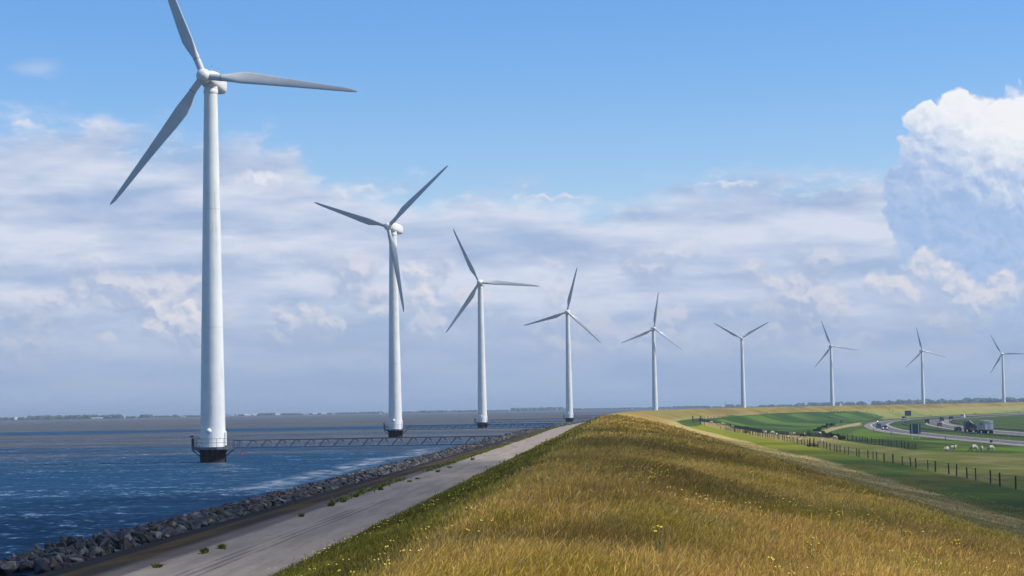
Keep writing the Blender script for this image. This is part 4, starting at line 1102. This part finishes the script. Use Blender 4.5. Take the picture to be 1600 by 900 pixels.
for (px, py) in [(1298, 643.6), (1303, 643.9), (1308, 643.6), (1315, 644), (1355, 643.3), (1374, 651.4), (1390, 641.2), (1395.5, 642.4), (1427, 649.8), (1454, 650.2), (1506, 642), (1570, 643.6), (1573.5, 643.4), (1592, 644.2), (1344, 645.2)]:
    sheep(px, py, 'low', rng.uniform(0, 360), 1.15, 'tiny distant white sheep on the inner slope of the far dike', 'distant sheep on the far dike slope')
for (px, py) in [(1361, 649), (1523.5, 647.2), (1526.5, 647.2)]:
    sheep(px, py, 'graze', rng.uniform(0, 360), 1.1, 'tiny distant dark sheep on the inner slope of the far dike', 'distant dark sheep on the far dike slope', 1)

# ------------------------------------------------------------------ vehicles
M_HEAD = mat('lit_headlight', (1, .95, .8), .3, emit=(1, .86, .6, 3.2)); M_HEADW = mat('white_headlight', (1, 1, 1), .3, emit=(.95, .97, 1, 3.2))
M_TAIL = mat('tail_lamp', (.35, .01, .01), .3); M_RIM = mat('wheel_rim', (.3, .3, .32), .35, metal=.8); M_PLATE = mat('number_plate', (.6, .45, .05), .5)
wheel_me = MB().lathe([(.18, -.1), (.31, -.11), (.33, -.06), (.33, .06), (.31, .11), (.18, .1)], 20, M=Matrix.Rotation(R(90), 4, 'X')).mesh('wheel', M_RUBBER)
rim_me = MB().lathe([(.02, -.085), (.17, -.105), (.19, -.07), (.19, .07), (.17, .105), (.02, .085)], 14, M=Matrix.Rotation(R(90), 4, 'X')).mesh('rim', M_RIM)
def extrude(mb, prof, w0, w1, mi=0, zsplit=None):
    """side outline (x, z) widened to half width w0, narrowing to w1 above zsplit"""
    zs = [z for _, z in prof]; top = max(zs)
    def hw(z):
        if zsplit is None or z <= zsplit: return w0
        return w0 + (w1 - w0) * (z - zsplit) / (top - zsplit)
    L_ = [Vector((x, -hw(z) * .965, z)) for x, z in prof]; L2 = [Vector((x * .985, -hw(z), z)) for x, z in prof]
    R2 = [Vector((x * .985, hw(z), z)) for x, z in prof]; R_ = [Vector((x, hw(z) * .965, z)) for x, z in prof]
    mb.loft([L_, R_], mi, False); return mb
def add_wheels(o, xs, y, r=1.0, dual=False):
    for x in xs:
        for s_ in (-1, 1):
            w = link('wheel', wheel_me, o, Matrix.Translation((x, s_ * y, .33 * r)) @ Matrix.Diagonal((r, 1.0 if not dual else 2.2, r, 1)))
            link('rim', rim_me, w)
def vehicle_at(px, py):
    p = at(px, py, POLDER); j, off_ = mw_near(p[0], p[1]); j = min(max(j, 0), len(MT) - 1)
    z = max(gz_(p[0], p[1]), POLDER) + .06; return (p[0], p[1], z), math.atan2(MT[j][1], MT[j][0])
def car(px, py, paint, label, shape='hatch', toward=False, lights=None, sca=1.0):
    loc, hd = vehicle_at(px, py); o = empty('car' if shape != 'van' else 'van', loc, hd + (math.pi if toward else 0)); o.scale = (sca,) * 3
    P_ = {'hatch': ([(-2.0, .3), (-2.05, .75), (-1.95, .98), (1.1, .98), (2.0, .78), (2.1, .5), (2.05, .28)], [(-1.9, .96), (-1.55, 1.42), (.25, 1.45), (1.15, .96)]),
          'sedan': ([(-2.2, .3), (-2.25, .8), (-2.1, .95), (1.1, .97), (2.1, .76), (2.2, .5), (2.15, .28)], [(-1.55, .94), (-.95, 1.38), (.35, 1.42), (1.2, .95)]),
          'mpv': ([(-2.2, .3), (-2.25, .8), (-2.2, 1.1), (1.3, 1.08), (2.05, .85), (2.2, .5), (2.15, .3)], [(-2.15, 1.06), (-1.9, 1.68), (.7, 1.70), (1.55, 1.06)]),
          'van': ([(-2.5, .35), (-2.55, .9), (-2.5, 1.2), (1.7, 1.2), (2.35, .95), (2.5, .6), (2.45, .35)], [(-2.48, 1.18), (-2.4, 2.05), (1.0, 2.08), (1.9, 1.18)])}[shape]
    hw = .86 if shape != 'van' else .98
    pm_ = mat('paint_' + label.split()[0], paint, .3, spec=.6)
    b_ = MB(); extrude(b_, P_[0], hw, hw); cab = P_[1]
    roof = [(cab[1][0] + .06, cab[1][1] - .03), (cab[1][0] + .1, cab[1][1] + .03), (cab[2][0] - .1, cab[2][1] + .03), (cab[2][0] + .02, cab[2][1] - .03)]
    extrude(b_, roof, hw * .84, hw * .82)
    for s_ in (-1, 1):
        for (xa, za), (xb, zb) in ((cab[0], cab[1]), (cab[3], cab[2]), (((cab[0][0] + cab[3][0]) / 2, cab[0][1]), ((cab[1][0] + cab[2][0]) / 2, cab[1][1]))):
            b_.tube((xa, s_ * hw * .95, za), (xb, s_ * hw * .84, zb), .045, 4)
    b_.build('body', pm_, o)
    g_ = MB(); extrude(g_, cab, hw * .94, hw * .82, 0, cab[0][1]); g_.build('windows', M_GLASS if shape != 'van' else pm_, o)
    if shape == 'van':
        MB().box((1.5, 0, 1.6), (.05, 1.5, .55), M=Matrix.Translation((.02, 0, 0)) @ Matrix.Translation((1.5, 0, 1.6)) @ Matrix.Rotation(R(-45), 4, 'Y') @ Matrix.Translation((-1.5, 0, -1.6))).build('windscreen', M_GLASS, o)
        MB().box((-2.52, 0, 1.6), (.04, 1.4, .5)).build('rear_window', M_GLASS, o)
    x1 = P_[0][4][0]; xr = P_[0][1][0]
    hl = MB().lathe([(.02, 0), (.11, .0), (.10, .05), (.03, .07)], 12, M=Matrix.Rotation(R(90), 4, 'Y')).mesh('headlight', lights or M_RIM)
    for s_ in (-1, 1):
        link('headlight', hl, o, Matrix.Translation((x1 + .03, s_ * hw * .72, .66)) @ Matrix.Diagonal((1, 1.2, 1, 1)))
        MB().box((xr - .01, s_ * hw * .82, .82), (.06, .2, .2)).build('tail_light', M_TAIL, o)
    MB().box((xr - .03, 0, .55), (.03, .5, .12)).build('number_plate', M_PLATE, o)
    add_wheels(o, (-1.25, 1.3), hw - .1); tag(o, label, 'van' if shape == 'van' else 'car', 'vehicles on the motorway')
car(1373, 669.8, (.02, .075, .08), 'dark teal van with white headlights coming round the bend', 'van', True, M_HEADW, .95)
car(1382.6, 672, (.03, .05, .12), 'dark blue car with orange headlights beside the teal van', 'sedan', True, M_HEAD, 1.1)
car(1412, 656, (.03, .045, .07), 'navy car passing the far dark road sign', 'mpv', True, M_HEADW, 1.15)
car(1448.5, 662.3, (.018, .025, .05), 'black van-like car driving away, leftmost on the far carriageway', 'mpv', False, None, 1.25)
car(1471.5, 658.6, (.04, .055, .075), 'slate dark people carrier behind the red car', 'mpv', False, None, 1.3)
car(1486.5, 656.2, (.05, .03, .045), 'maroon dark car in front of the white van', 'hatch', False, None, 1.35)
car(1504.5, 653.8, (.62, .62, .62), 'white van farthest away on the far carriageway', 'van', False, None, 1.25)
car(1468, 666.2, (.22, .01, .02), 'red car, the only one, on the far carriageway', 'hatch', False, None, 1.0)
car(1496.8, 673.8, (.012, .03, .045), 'blackish car with a bluish roof directly left of the dark lorry', 'sedan', False, None, 1.1)
# lorry with a white box body, seen from behind
loc, hd = vehicle_at(1546, 677.6); o = empty('lorry', loc, hd + R(3)); o.scale = (1.06,) * 3; tag(o, 'tall white and pale green box lorry with red rear lights', 'lorry', 'vehicles on the motorway')
M_SIDE = mat('trailer_side', (.36, .44, .38), .5, var=.15, vscale=.6); M_DOORW = mat('trailer_door', (.62, .66, .70), .45); M_REDL = mat('red_stripe', (.45, .05, .03), .5); M_LOGO = mat('faded_lettering', (.20, .17, .10), .6)
MB().box((4.5, 0, 2.42), (9.0, 2.46, 2.75)).build('trailer_body', M_SIDE, o)
for s_ in (-1, 1):
    dr = MB().box((-.02, s_ * .615, 2.42), (.05, 1.15, 2.68)).build('rear_door', M_DOORW, o)
    MB().box((-.06, s_ * .615, 2.95), (.03, 1.1, .09)).build('red_line', M_REDL, dr); MB().box((-.06, s_ * .25, 2.42), (.03, .05, 2.6)).build('lock_bar', M_GALV, dr)
    MB().box((-.07, s_ * .8, 1.08), (.06, .75, .2)).build('tail_light', mat('lorry_tail', (.55, .09, .03), .4), o)
MB().lathe([(.22, 0), (.34, 0), (.34, .02), (.22, .02)], 24, M=Matrix.Translation((-.05, .65, 3.38)) @ Matrix.Rotation(R(-90), 4, 'Y'), cap=False).build('round_emblem', M_REDL, o)
MB().box((5.2, 1.24, 2.75), (3.4, .02, .75)).build('faded_lettering', M_LOGO, o)
MB().box((4.5, 0, .88), (9, 1.0, .22)).box((-.02, 0, .62), (.1, 2.2, .14)).build('chassis', M_DARK, o)
MB().box((-.09, .2, .62), (.03, .6, .14)).build('number_plate', M_PLATE, o)
cb = MB(); extrude(cb, [(9.5, .5), (9.5, 3.0), (10.2, 3.25), (11.4, 2.9), (11.65, 1.6), (11.7, .5)], 1.18, 1.18); cb.build('cab', mat('cab_paint', (.3, .34, .36), .4), o)
add_wheels(o, (1.1, 2.4, 3.7, 8.4, 10.7), 1.02, 1.45, True)
# dark lorry with machinery on its bed
loc, hd = vehicle_at(1522, 675.2); o = empty('lorry', loc, hd + R(6)); o.scale = (1.08,) * 3; tag(o, 'dark blue lorry carrying dark machinery with a pale pipe, ahead of the white box lorry', 'lorry', 'vehicles on the motorway')
MB().box((3.6, 0, .95), (7.6, 2.3, .3)).box((-.15, 0, .8), (.15, 2.3, .5)).build('flatbed', mat('bed_blue', (.025, .045, .11), .6), o)
MB().box((1.6, 0, 1.5), (2.4, 1.9, .8)).box((3.6, .1, 1.9), (1.9, 1.7, 1.7)).tube((2.6, .2, 2.1), (.9, -.5, 2.0), .32, 10).build('machinery', mat('machine_dark', (.012, .014, .02), .6), o)
MB().tube((4.2, .1, 3.35), (2.2, -.4, 2.45), .17, 10).build('pale_pipe', mat('pipe_pale', (.5, .55, .6), .5), o)
cb = MB(); extrude(cb, [(5.0, .7), (5.0, 3.2), (5.3, 3.5), (7.2, 3.45), (7.75, 2.9), (7.9, 1.6), (7.9, .6)], 1.2, 1.12); cb.build('cab', mat('cab_blue', (.03, .05, .09), .4), o)
for s_ in (-1, 1): MB().box((-.25, s_ * .85, .85), (.06, .4, .22)).build('tail_light', mat('tail_orange', (.6, .08, .03), .4, emit=(1, .1, .05, .4)), o)
MB().box((-.25, .2, 1.0), (.05, .45, .3)).build('warning_plate', mat('plate_orange', (.6, .25, .02), .5), o)
add_wheels(o, (.8, 2.1, 6.6), 1.0, 1.45, True)
# motorcycle and rider
loc, hd = vehicle_at(1371.5, 662.3); o = empty('motorcycle', loc, hd + math.pi); tag(o, 'motorcycle with a bright headlight and orange front behind the teal van', 'motorcycle', 'vehicles on the motorway')
o.scale = (1.35,) * 3
MB().loft([[Vector((x, w * math.cos(R(a)), z + h * math.sin(R(a)))) for a in range(0, 360, 45)] for x, w, z, h in ((-.8, .08, .85, .06), (-.4, .17, .8, .12), (.1, .2, .8, .22), (.5, .24, .85, .3), (.75, .1, .85, .2))]).build('body', mat('moto_orange', (.6, .2, .03), .4), o)
for x in (-.68, .72): link('rim', rim_me, link('wheel', wheel_me, o, Matrix.Translation((x, 0, .33)) @ Matrix.Diagonal((1, .7, 1, 1))))
MB().lathe([(.02, 0), (.14, 0), (.1, .06)], 12, M=Matrix.Translation((.78, 0, .9)) @ Matrix.Rotation(R(90), 4, 'Y')).build('headlight', M_HEAD, o)
MB().tube((.45, -.36, 1.08), (.45, .36, 1.08), .02, 5).tube((.5, 0, 1.05), (.7, 0, .4), .03, 5).build('handlebar', M_DARK, o)
pts_ = [(-.25, 0, .95, .15), (-.18, 0, 1.2, .15), (-.05, 0, 1.42, .16), (0, 0, 1.55, .07), (.03, 0, 1.66, .10), (-.05, .2, 1.42, .07), (.15, .28, 1.22, .055), (.42, .3, 1.12, .045), (-.05, -.2, 1.42, .07), (.15, -.28, 1.22, .055), (.42, -.3, 1.12, .045),
        (-.2, .12, .92, .11), (.15, .2, .82, .09), (.0, .2, .42, .06), (.1, .2, .34, .05), (-.2, -.12, .92, .11), (.15, -.2, .82, .09), (.0, -.2, .42, .06), (.1, -.2, .34, .05)]
ed = [(0, 1), (1, 2), (2, 3), (3, 4), (2, 5), (5, 6), (6, 7), (2, 8), (8, 9), (9, 10), (0, 11), (11, 12), (12, 13), (13, 14), (0, 15), (15, 16), (16, 17), (17, 18)]
rd_ = link('person', skin_mesh('person', pts_, ed, [mat('rider_suit', (.03, .03, .035), .7)])); rd_.location = loc; rd_.rotation_euler = (0, 0, hd + math.pi); rd_.scale = (1.35,) * 3
MB().lathe([(.05, 1.55), (.13, 1.6), (.155, 1.7), (.13, 1.82), (.04, 1.87)], 16, M=Matrix.Translation((.04, 0, 0))).build('helmet', mat('helmet_dark', (.03, .035, .05), .3), rd_)
tag(rd_, 'rider in dark suit and helmet leaning forward on the motorcycle', 'person')

# ------------------------------------------------------------------ road signs and small roadside things
def facing(p): return math.atan2(-p[1], -p[0]) + math.pi / 2
p = at(1430.5, 687.2, POLDER); o = empty('road_sign', tuple(p), facing(p) + R(8)); tag(o, 'big blue grey road sign seen from behind on two pale posts', 'road sign')
for x in (-.9, .9): MB().tube((x, 0, -.1), (x, 0, 4.35), .085, 8).build('post', mat('sign_post', (.45, .5, .52), .5, metal=.3), o)
bd = MB().box((0, .14, 3.0), (2.9, .06, 2.75)).build('panel', mat('sign_back', (.07, .115, .155), .5, metal=.2, var=.3, vscale=1.5), o)
rb = MB()
for z_ in (1.9, 2.6, 3.3, 4.0): rb.box((0, .08, z_), (2.8, .05, .07))
rb.build('rib', M_GALV, bd)
p = at(1420, 655.3, POLDER); o = empty('road_sign', tuple(p), facing(p)); tag(o, 'dark square road sign standing far off behind the navy car', 'road sign')
for x in (-1.3, 1.3): MB().tube((x, 0, -.1), (x, 0, 5.2), .09, 6).build('post', M_GALV, o)
MB().box((-.4, -.14, 3.7), (3.7, .08, 3.0)).build('panel', mat('sign_dark', (.05, .07, .10), .6), o)
p = at(1314.5, 667.3); o = empty('road_sign', tuple(p), facing(p)); tag(o, 'small blue sign on a thin post beside the sandy track', 'road sign')
MB().tube((0, 0, -.1), (0, 0, 2.5), .06, 6).build('post', M_GALV, o); MB().box((0, -.09, 2.35), (1.0, .06, .75)).build('panel', mat('sign_blue', (.05, .13, .5), .5), o)
for px, py, lb in ((1392.6, 678.8, 'dark marker post at the road edge nearest the two oncoming cars'), (1365, 673.4, 'squat dark marker post on the outside of the motorway bend'), (1477, 687.6, 'dark marker post between the big sign and the sheep with raised head')):
    p = at(px, py, POLDER); o = empty('marker_post', tuple(p), facing(p)); tag(o, lb, 'marker post', 'roadside marker posts')
    MB().box((0, 0, .5), (.16, .1, 1.1)).build('post', M_DARK, o); MB().box((0, -.06, .85), (.1, .02, .16)).build('reflector', mat('reflector', (.5, .5, .5), .2), o)
p = at(1548.7, 691.8, POLDER); o = empty('roadside_cabinet', tuple(p), facing(p)); tag(o, 'small green cabinet at the motorway edge above the sheep', 'cabinet')
MB().box((0, 0, .32), (.62, .4, .6)).build('case', mat('cabinet_green', (.02, .13, .09), .5), o); MB().box((0, 0, .66), (.68, .46, .06)).build('lid', mat('cabinet_lid', (.03, .16, .11), .5), o)
for px, py, lb in ((378.5, 710.5, 'small red marker float in the water right of the largest turbine'), (633.5, 685.5, 'small red marker float in the water beside the second turbine')):
    p = at(px, py, 0.0); o = empty('marker_buoy', tuple(p)); o.scale = (.6, .6, .7); tag(o, lb, 'buoy', 'red marker floats in the lake')
    MB().lathe([(.02, -.2), (.22, -.1), (.24, .1), (.1, .25)], 12).build('float', mat('buoy_red', (.5, .02, .03), .5), o)
    MB().tube((0, 0, .2), (0, 0, .7), .03, 6).box((0, 0, .75), (.22, .22, .36)).build('topmark', mat('buoy_red_top', (.55, .02, .04), .5), o)

# ------------------------------------------------------------------ far shore
def far(px, D, z=0.0):
    d = ray(px, 653.6 - 0.0172 * px); k = D / math.hypot(d.x, d.y); return Vector((d.x * k, d.y * k, z))
SHORE = [(-900, 4700), (-100, 4900), (230, 5100), (420, 5600), (560, 6000), (760, 6200), (900, 6400), (1060, 6600), (1240, 6000), (1400, 5200), (1600, 4700), (2300, 4200)]
def shoreD(px): return float(np.interp(px, [a for a, _ in SHORE], [b for _, b in SHORE]))
pts_ = [far(px, shoreD(px), .8) for px in range(-900, 2301, 40)]
outer = [far(px, 30000, .8) for px in range(2300, -901, -200)]
mb = MB(); mb.add(pts_ + outer, [tuple(range(len(pts_) + len(outer)))])
low_ = [Vector((q.x, q.y, -1)) for q in pts_]; mb.add(pts_ + low_, [(i, i + 1, len(pts_) + i + 1, len(pts_) + i) for i in range(len(pts_) - 1)])
tag(mb.build('far_shore_land', mat('far_land', (.07, .09, .04), .95)), kind='structure', label='low land on the far side of the lake')
M_WOOD = mat('far_wood', (.055, .075, .058), .95, var=.35, vscale=.02)
ico = bmesh.new(); bmesh.ops.create_icosphere(ico, subdivisions=2, radius=1); icv = np.array([v.co[:] for v in ico.verts]); icf = np.array([[v.index for v in f.verts] for f in ico.faces]); ico.free()
def wood(segs, label):
    vs, fs, off = [], [], 0
    for (p0, p1, hp, dn) in segs:
        px = p0; 
        while px < p1:
            D = shoreD(px) + 60 + rng.uniform(0, 160); H = hp * D / F + CAMZ * .0
            edge = min(1, (px - p0 + .6) / 3, (p1 - px + .6) / 3) ; edge = max(edge, .35)
            r = H * rng.uniform(.34, .5); zc = H * edge * rng.uniform(.62, 1.05) - r * .9 + .8
            c = far(px, D, max(zc, r * .2)); sc3 = np.array([r * rng.uniform(1.0, 1.5), r * 1.2, r])
            jit = icv * (1 + .18 * np.sin(icv[:, [1, 2, 0]] * 7 + px)) * sc3 + np.array(c); jit[:, 2] = np.maximum(jit[:, 2], .3)
            vs.append(jit); fs.append(icf + off); off += len(icv)
            if H > 3:
                jit = icv * np.array([r * 1.4, r, max(zc, r) * .6 + .1]) + np.array(far(px, D, zc * .5)); jit[:, 2] = np.maximum(jit[:, 2], .3); vs.append(jit); fs.append(icf + off); off += len(icv)
            px += r * F / D * rng.uniform(.35, .8) / dn
    o = link('treeline', np_mesh('treeline', np.concatenate(vs), None, M_WOOD, None, False, tris=np.concatenate(fs))); tag(o, label, 'treeline', None, 'stuff')
wood([(-600, 40, 4.6, 1), (42, 192, 6.2, 1), (194, 214, 3.0, 1), (218, 240, 5, 1), (240, 268, 3.0, 1), (268, 280, 4, 1), (280, 316, 2.8, 1)], 'blue green wood on the far shore left of the largest turbine')
wood([(350, 390, 3, 1), (395, 432, 4, 1), (436, 470, 3.4, 1), (470, 560, 2.6, 1), (560, 600, 3, 1), (620, 650, 2.6, 1), (650, 700, 3.4, 1), (700, 748, 3.0, 1)], 'thin wood on the far shore between the first and third turbines')
wood([(760, 797, 2.4, 1), (798, 880, 5.2, 1), (880, 910, 3, 1), (910, 1010, 2.4, 1), (1010, 1050, 2.6, 1), (1050, 1110, 3.2, 1), (1112, 1128, 2.2, 1), (1134, 1148, 5.0, 1), (1149, 1159, 4.4, 1), (1185, 1200, 3, 1), (1200, 1212, 4, 1), (1212, 1240, 3, 1)], 'low wood on the horizon behind the middle turbines')
wood([(1242, 1258, 5.2, 1), (1262, 1300, 6.0, 1), (1303, 1318, 6.0, 1), (1319, 1336, 5.5, 1), (1338, 1353, 6.5, 1)], 'wood on the horizon around the third turbine from the right')
wood([(1363, 1380, 6.5, 1), (1383, 1400, 7.5, 1), (1400, 1462, 8.0, 1), (1464, 1475, 8.5, 1), (1476, 1498, 6.5, 1), (1499, 1586, 8.8, 1), (1587, 2000, 7.5, 1)], 'long wood on the horizon behind the two rightmost turbines')
M_FW = mat('farm_white', (.75, .75, .72), .6); M_FR = mat('farm_roof', (.30, .22, .2), .8)
for i, (px, w, h, lb) in enumerate([(357, 28, 6, 'white shed on the far shore nearest the largest turbine'), (364, 16, 5, 'second small white shed from the largest turbine'), (385, 16, 7, 'small bright shed left of the paired sheds'), (389.5, 14, 7, 'bright shed right beside its twin'), (398.5, 14, 8, 'isolated white building on the far shore'),
        (434, 20, 6, 'white building at the gap in the far wood'), (478, 26, 7, 'wide white hall on the far shore'), (492, 18, 6, 'white building right of the wide hall'), (506, 22, 7, 'white farm building farther right on the far shore'), (521, 16, 6, 'last white building before the second turbine'), (152, 40, 4, 'long low pale building on the far shore left of the largest turbine'), (25, 10, 9, 'white house on the far left shore'), (286, 22, 5, 'pale shed left of the largest tower')]):
    D = shoreD(px) - 5; c = far(px, D, .8); o = empty('farm_building', tuple(c), facing(c)); tag(o, lb, 'building', 'pale buildings on the far shore')
    w *= .75; h *= .75
    MB().box((0, 0, h * .35), (w, 14, h * .7)).build('wall', M_FW, o)
    r_ = MB(); r_.loft([[Vector((x, -7.5, h * .7)), Vector((x, 7.5, h * .7)), Vector((x, 0, h))] for x in (-w / 2 - .4, w / 2 + .4)], smooth=False); r_.build('roof', M_FW if i % 3 else M_FR, o)
# sailing boats
def sailboat(px, D, label, h=11):
    c = far(px, D, 0); o = empty('sailing_boat', tuple(c), rng.uniform(-.6, .6)); o.scale = (h / 11,) * 3; tag(o, label, 'sailing boat', 'white sailing boats on the lake')
    MB().loft([[Vector((x, w, .9)), Vector((x, w * .8, .1)), Vector((x, 0, -.4)), Vector((x, -w * .8, .1)), Vector((x, -w, .9))] for x, w in ((-3.6, .8), (-1, 1.3), (2, 1.0), (4.2, .08))], smooth=False).build('hull', M_FW, o)
    MB().tube((.6, 0, .8), (.6, 0, 11), .09, 6).build('mast', M_GALV, o)
    MB().add([(.5, 0, 1.8), (-3.4, .5, 1.8), (.5, 0, 10.6), (-1.2, .3, 6)], [(0, 1, 3, 2)]).build('mainsail', mat('sailcloth', (.85, .85, .83), .7), o)
    MB().add([(.8, 0, 9.2), (4.0, 0, 1.2), (1.0, .3, 1.6)], [(0, 1, 2)]).build('jib', mat('jib_cloth', (.85, .85, .83), .7), o)
sailboat(594.3, 4200, 'white sailing boat close left of the second turbine tower', 11)
sailboat(988, 4800, 'white sailing boat just above the dike between the fourth and fifth turbines', 10)
sailboat(1313.5, 3600, 'white sailing boat behind the dike right of the third turbine from the right', 11)
sailboat(212, 4300, 'small white sailing boat left of the largest turbine', 7)
# far-off turbines and masts
def small_turbine(px, hpx, rot, label):
    D = shoreD(px) - 120; c = far(px, D, 0); h = hpx * D / F; o = empty('distant_turbine', tuple(c), facing(c)); tag(o, label, 'wind turbine', 'faint distant wind turbines')
    MB().lathe([(h * .045, 0), (h * .028, h)], 12).build('tower', M_WHITE, o); MB().box((0, .5, h), (h * .07, h * .12, h * .07)).build('nacelle', M_WHITE, o)
    hb = MB().lathe([(h * .02, 0), (h * .03, h * .03)], 8, M=Matrix.Rotation(R(90), 4, 'X')).build('hub', M_WHITE, o, Matrix.Translation((0, -h * .06, h)) @ Matrix.Rotation(R(rot), 4, 'Y'))
    for k in range(3): MB().tube((0, 0, 0), (0, 0, h * .42), h * .018, 5, h * .006).build('blade', M_WHITE, hb, Matrix.Rotation(R(120 * k), 4, 'Y'))
small_turbine(796, 13.5, -25, 'faint white turbine on the horizon between the third and fourth large turbines')
small_turbine(870.5, 12.5, 4, 'faint white turbine on the horizon, right beside the fourth large tower')
for px, hpx, lb in ((1133.5, 11, 'thin mast on the horizon left of the fifth and sixth turbines'), (194.5, 8, 'slender pale spire on the far left shore'), (370, 6, 'church spire on the far shore right of the largest tower')):
    D = shoreD(px) + 40; c = far(px, D, .8); h = (hpx) * D / F; o = empty('mast', tuple(c)); tag(o, lb, 'mast')
    MB().lathe([(1.6, 0), (.9, h * .6), (.15, h)], 8).build('shaft', M_GALV if px > 1000 else M_FW, o)

# ------------------------------------------------------------------ air
hz = MB().box((0, 13000, 40), (38000 * 2 + 400, 38000 * 2 + 30000, 1)).v
HB = MB(); X_, Y0, Y1, Z0, Z1 = 39000, -3500, 39000, -5.2, 74.5
HB.add([(x, y, z) for x in (-X_, X_) for y in (Y0, Y1) for z in (Z0, Z1)], [(0, 1, 3, 2), (4, 6, 7, 5), (0, 4, 5, 1), (2, 3, 7, 6), (0, 2, 6, 4), (1, 5, 7, 3)])
mh = bpy.data.materials.new('haze'); mh.use_nodes = True; th = mh.node_tree; th.nodes.clear()
ho = th.nodes.new('ShaderNodeOutputMaterial'); pv = th.nodes.new('ShaderNodeVolumePrincipled'); pv.inputs['Color'].default_value = (.66, .82, 1.0, 1); pv.inputs['Density'].default_value = 0.00010; pv.inputs['Anisotropy'].default_value = 0.2
th.links.new(pv.outputs[0], ho.inputs['Volume'])
tag(HB.build('haze', mh), kind='stuff', label='thin pale haze over lake and land', cat='haze')

# unseen cloud added out of view, its lumps placed to shade the near dike
CB = MB(); rg = random.Random(5)
for (gx0, gy0, r_) in ((-34, 84, 46), (6, 80, 44), (48, 110, 55), (66, 150, 44), (38, 175, 30), (36, 235, 22), (40, 300, 20), (44, 370, 18), (-10, 118, 34)):
    cc = Vector((gx0, gy0, 0)) + sd * ((760 + rg.uniform(-8, 8)) / sd.z)
    CB.lathe([(r_ * math.sin(math.pi * k / 10) + .01, -math.cos(math.pi * k / 10) * r_ * .6) for k in range(11)], 20, M=Matrix.Translation(cc), cap=False)
mc = bpy.data.materials.new('cloud'); mc.use_nodes = True; th = mc.node_tree; th.nodes.clear()  # volume of the added unseen cloud that shades the near dike
ho = th.nodes.new('ShaderNodeOutputMaterial'); pv = th.nodes.new('ShaderNodeVolumePrincipled'); pv.inputs['Color'].default_value = (.97, .97, .98, 1); pv.inputs['Density'].default_value = 0.022
th.links.new(pv.outputs[0], ho.inputs['Volume'])
tag(CB.build('cloud', mc), kind='stuff', label='unseen cloud added out of view to shade the near dike', cat='cloud')
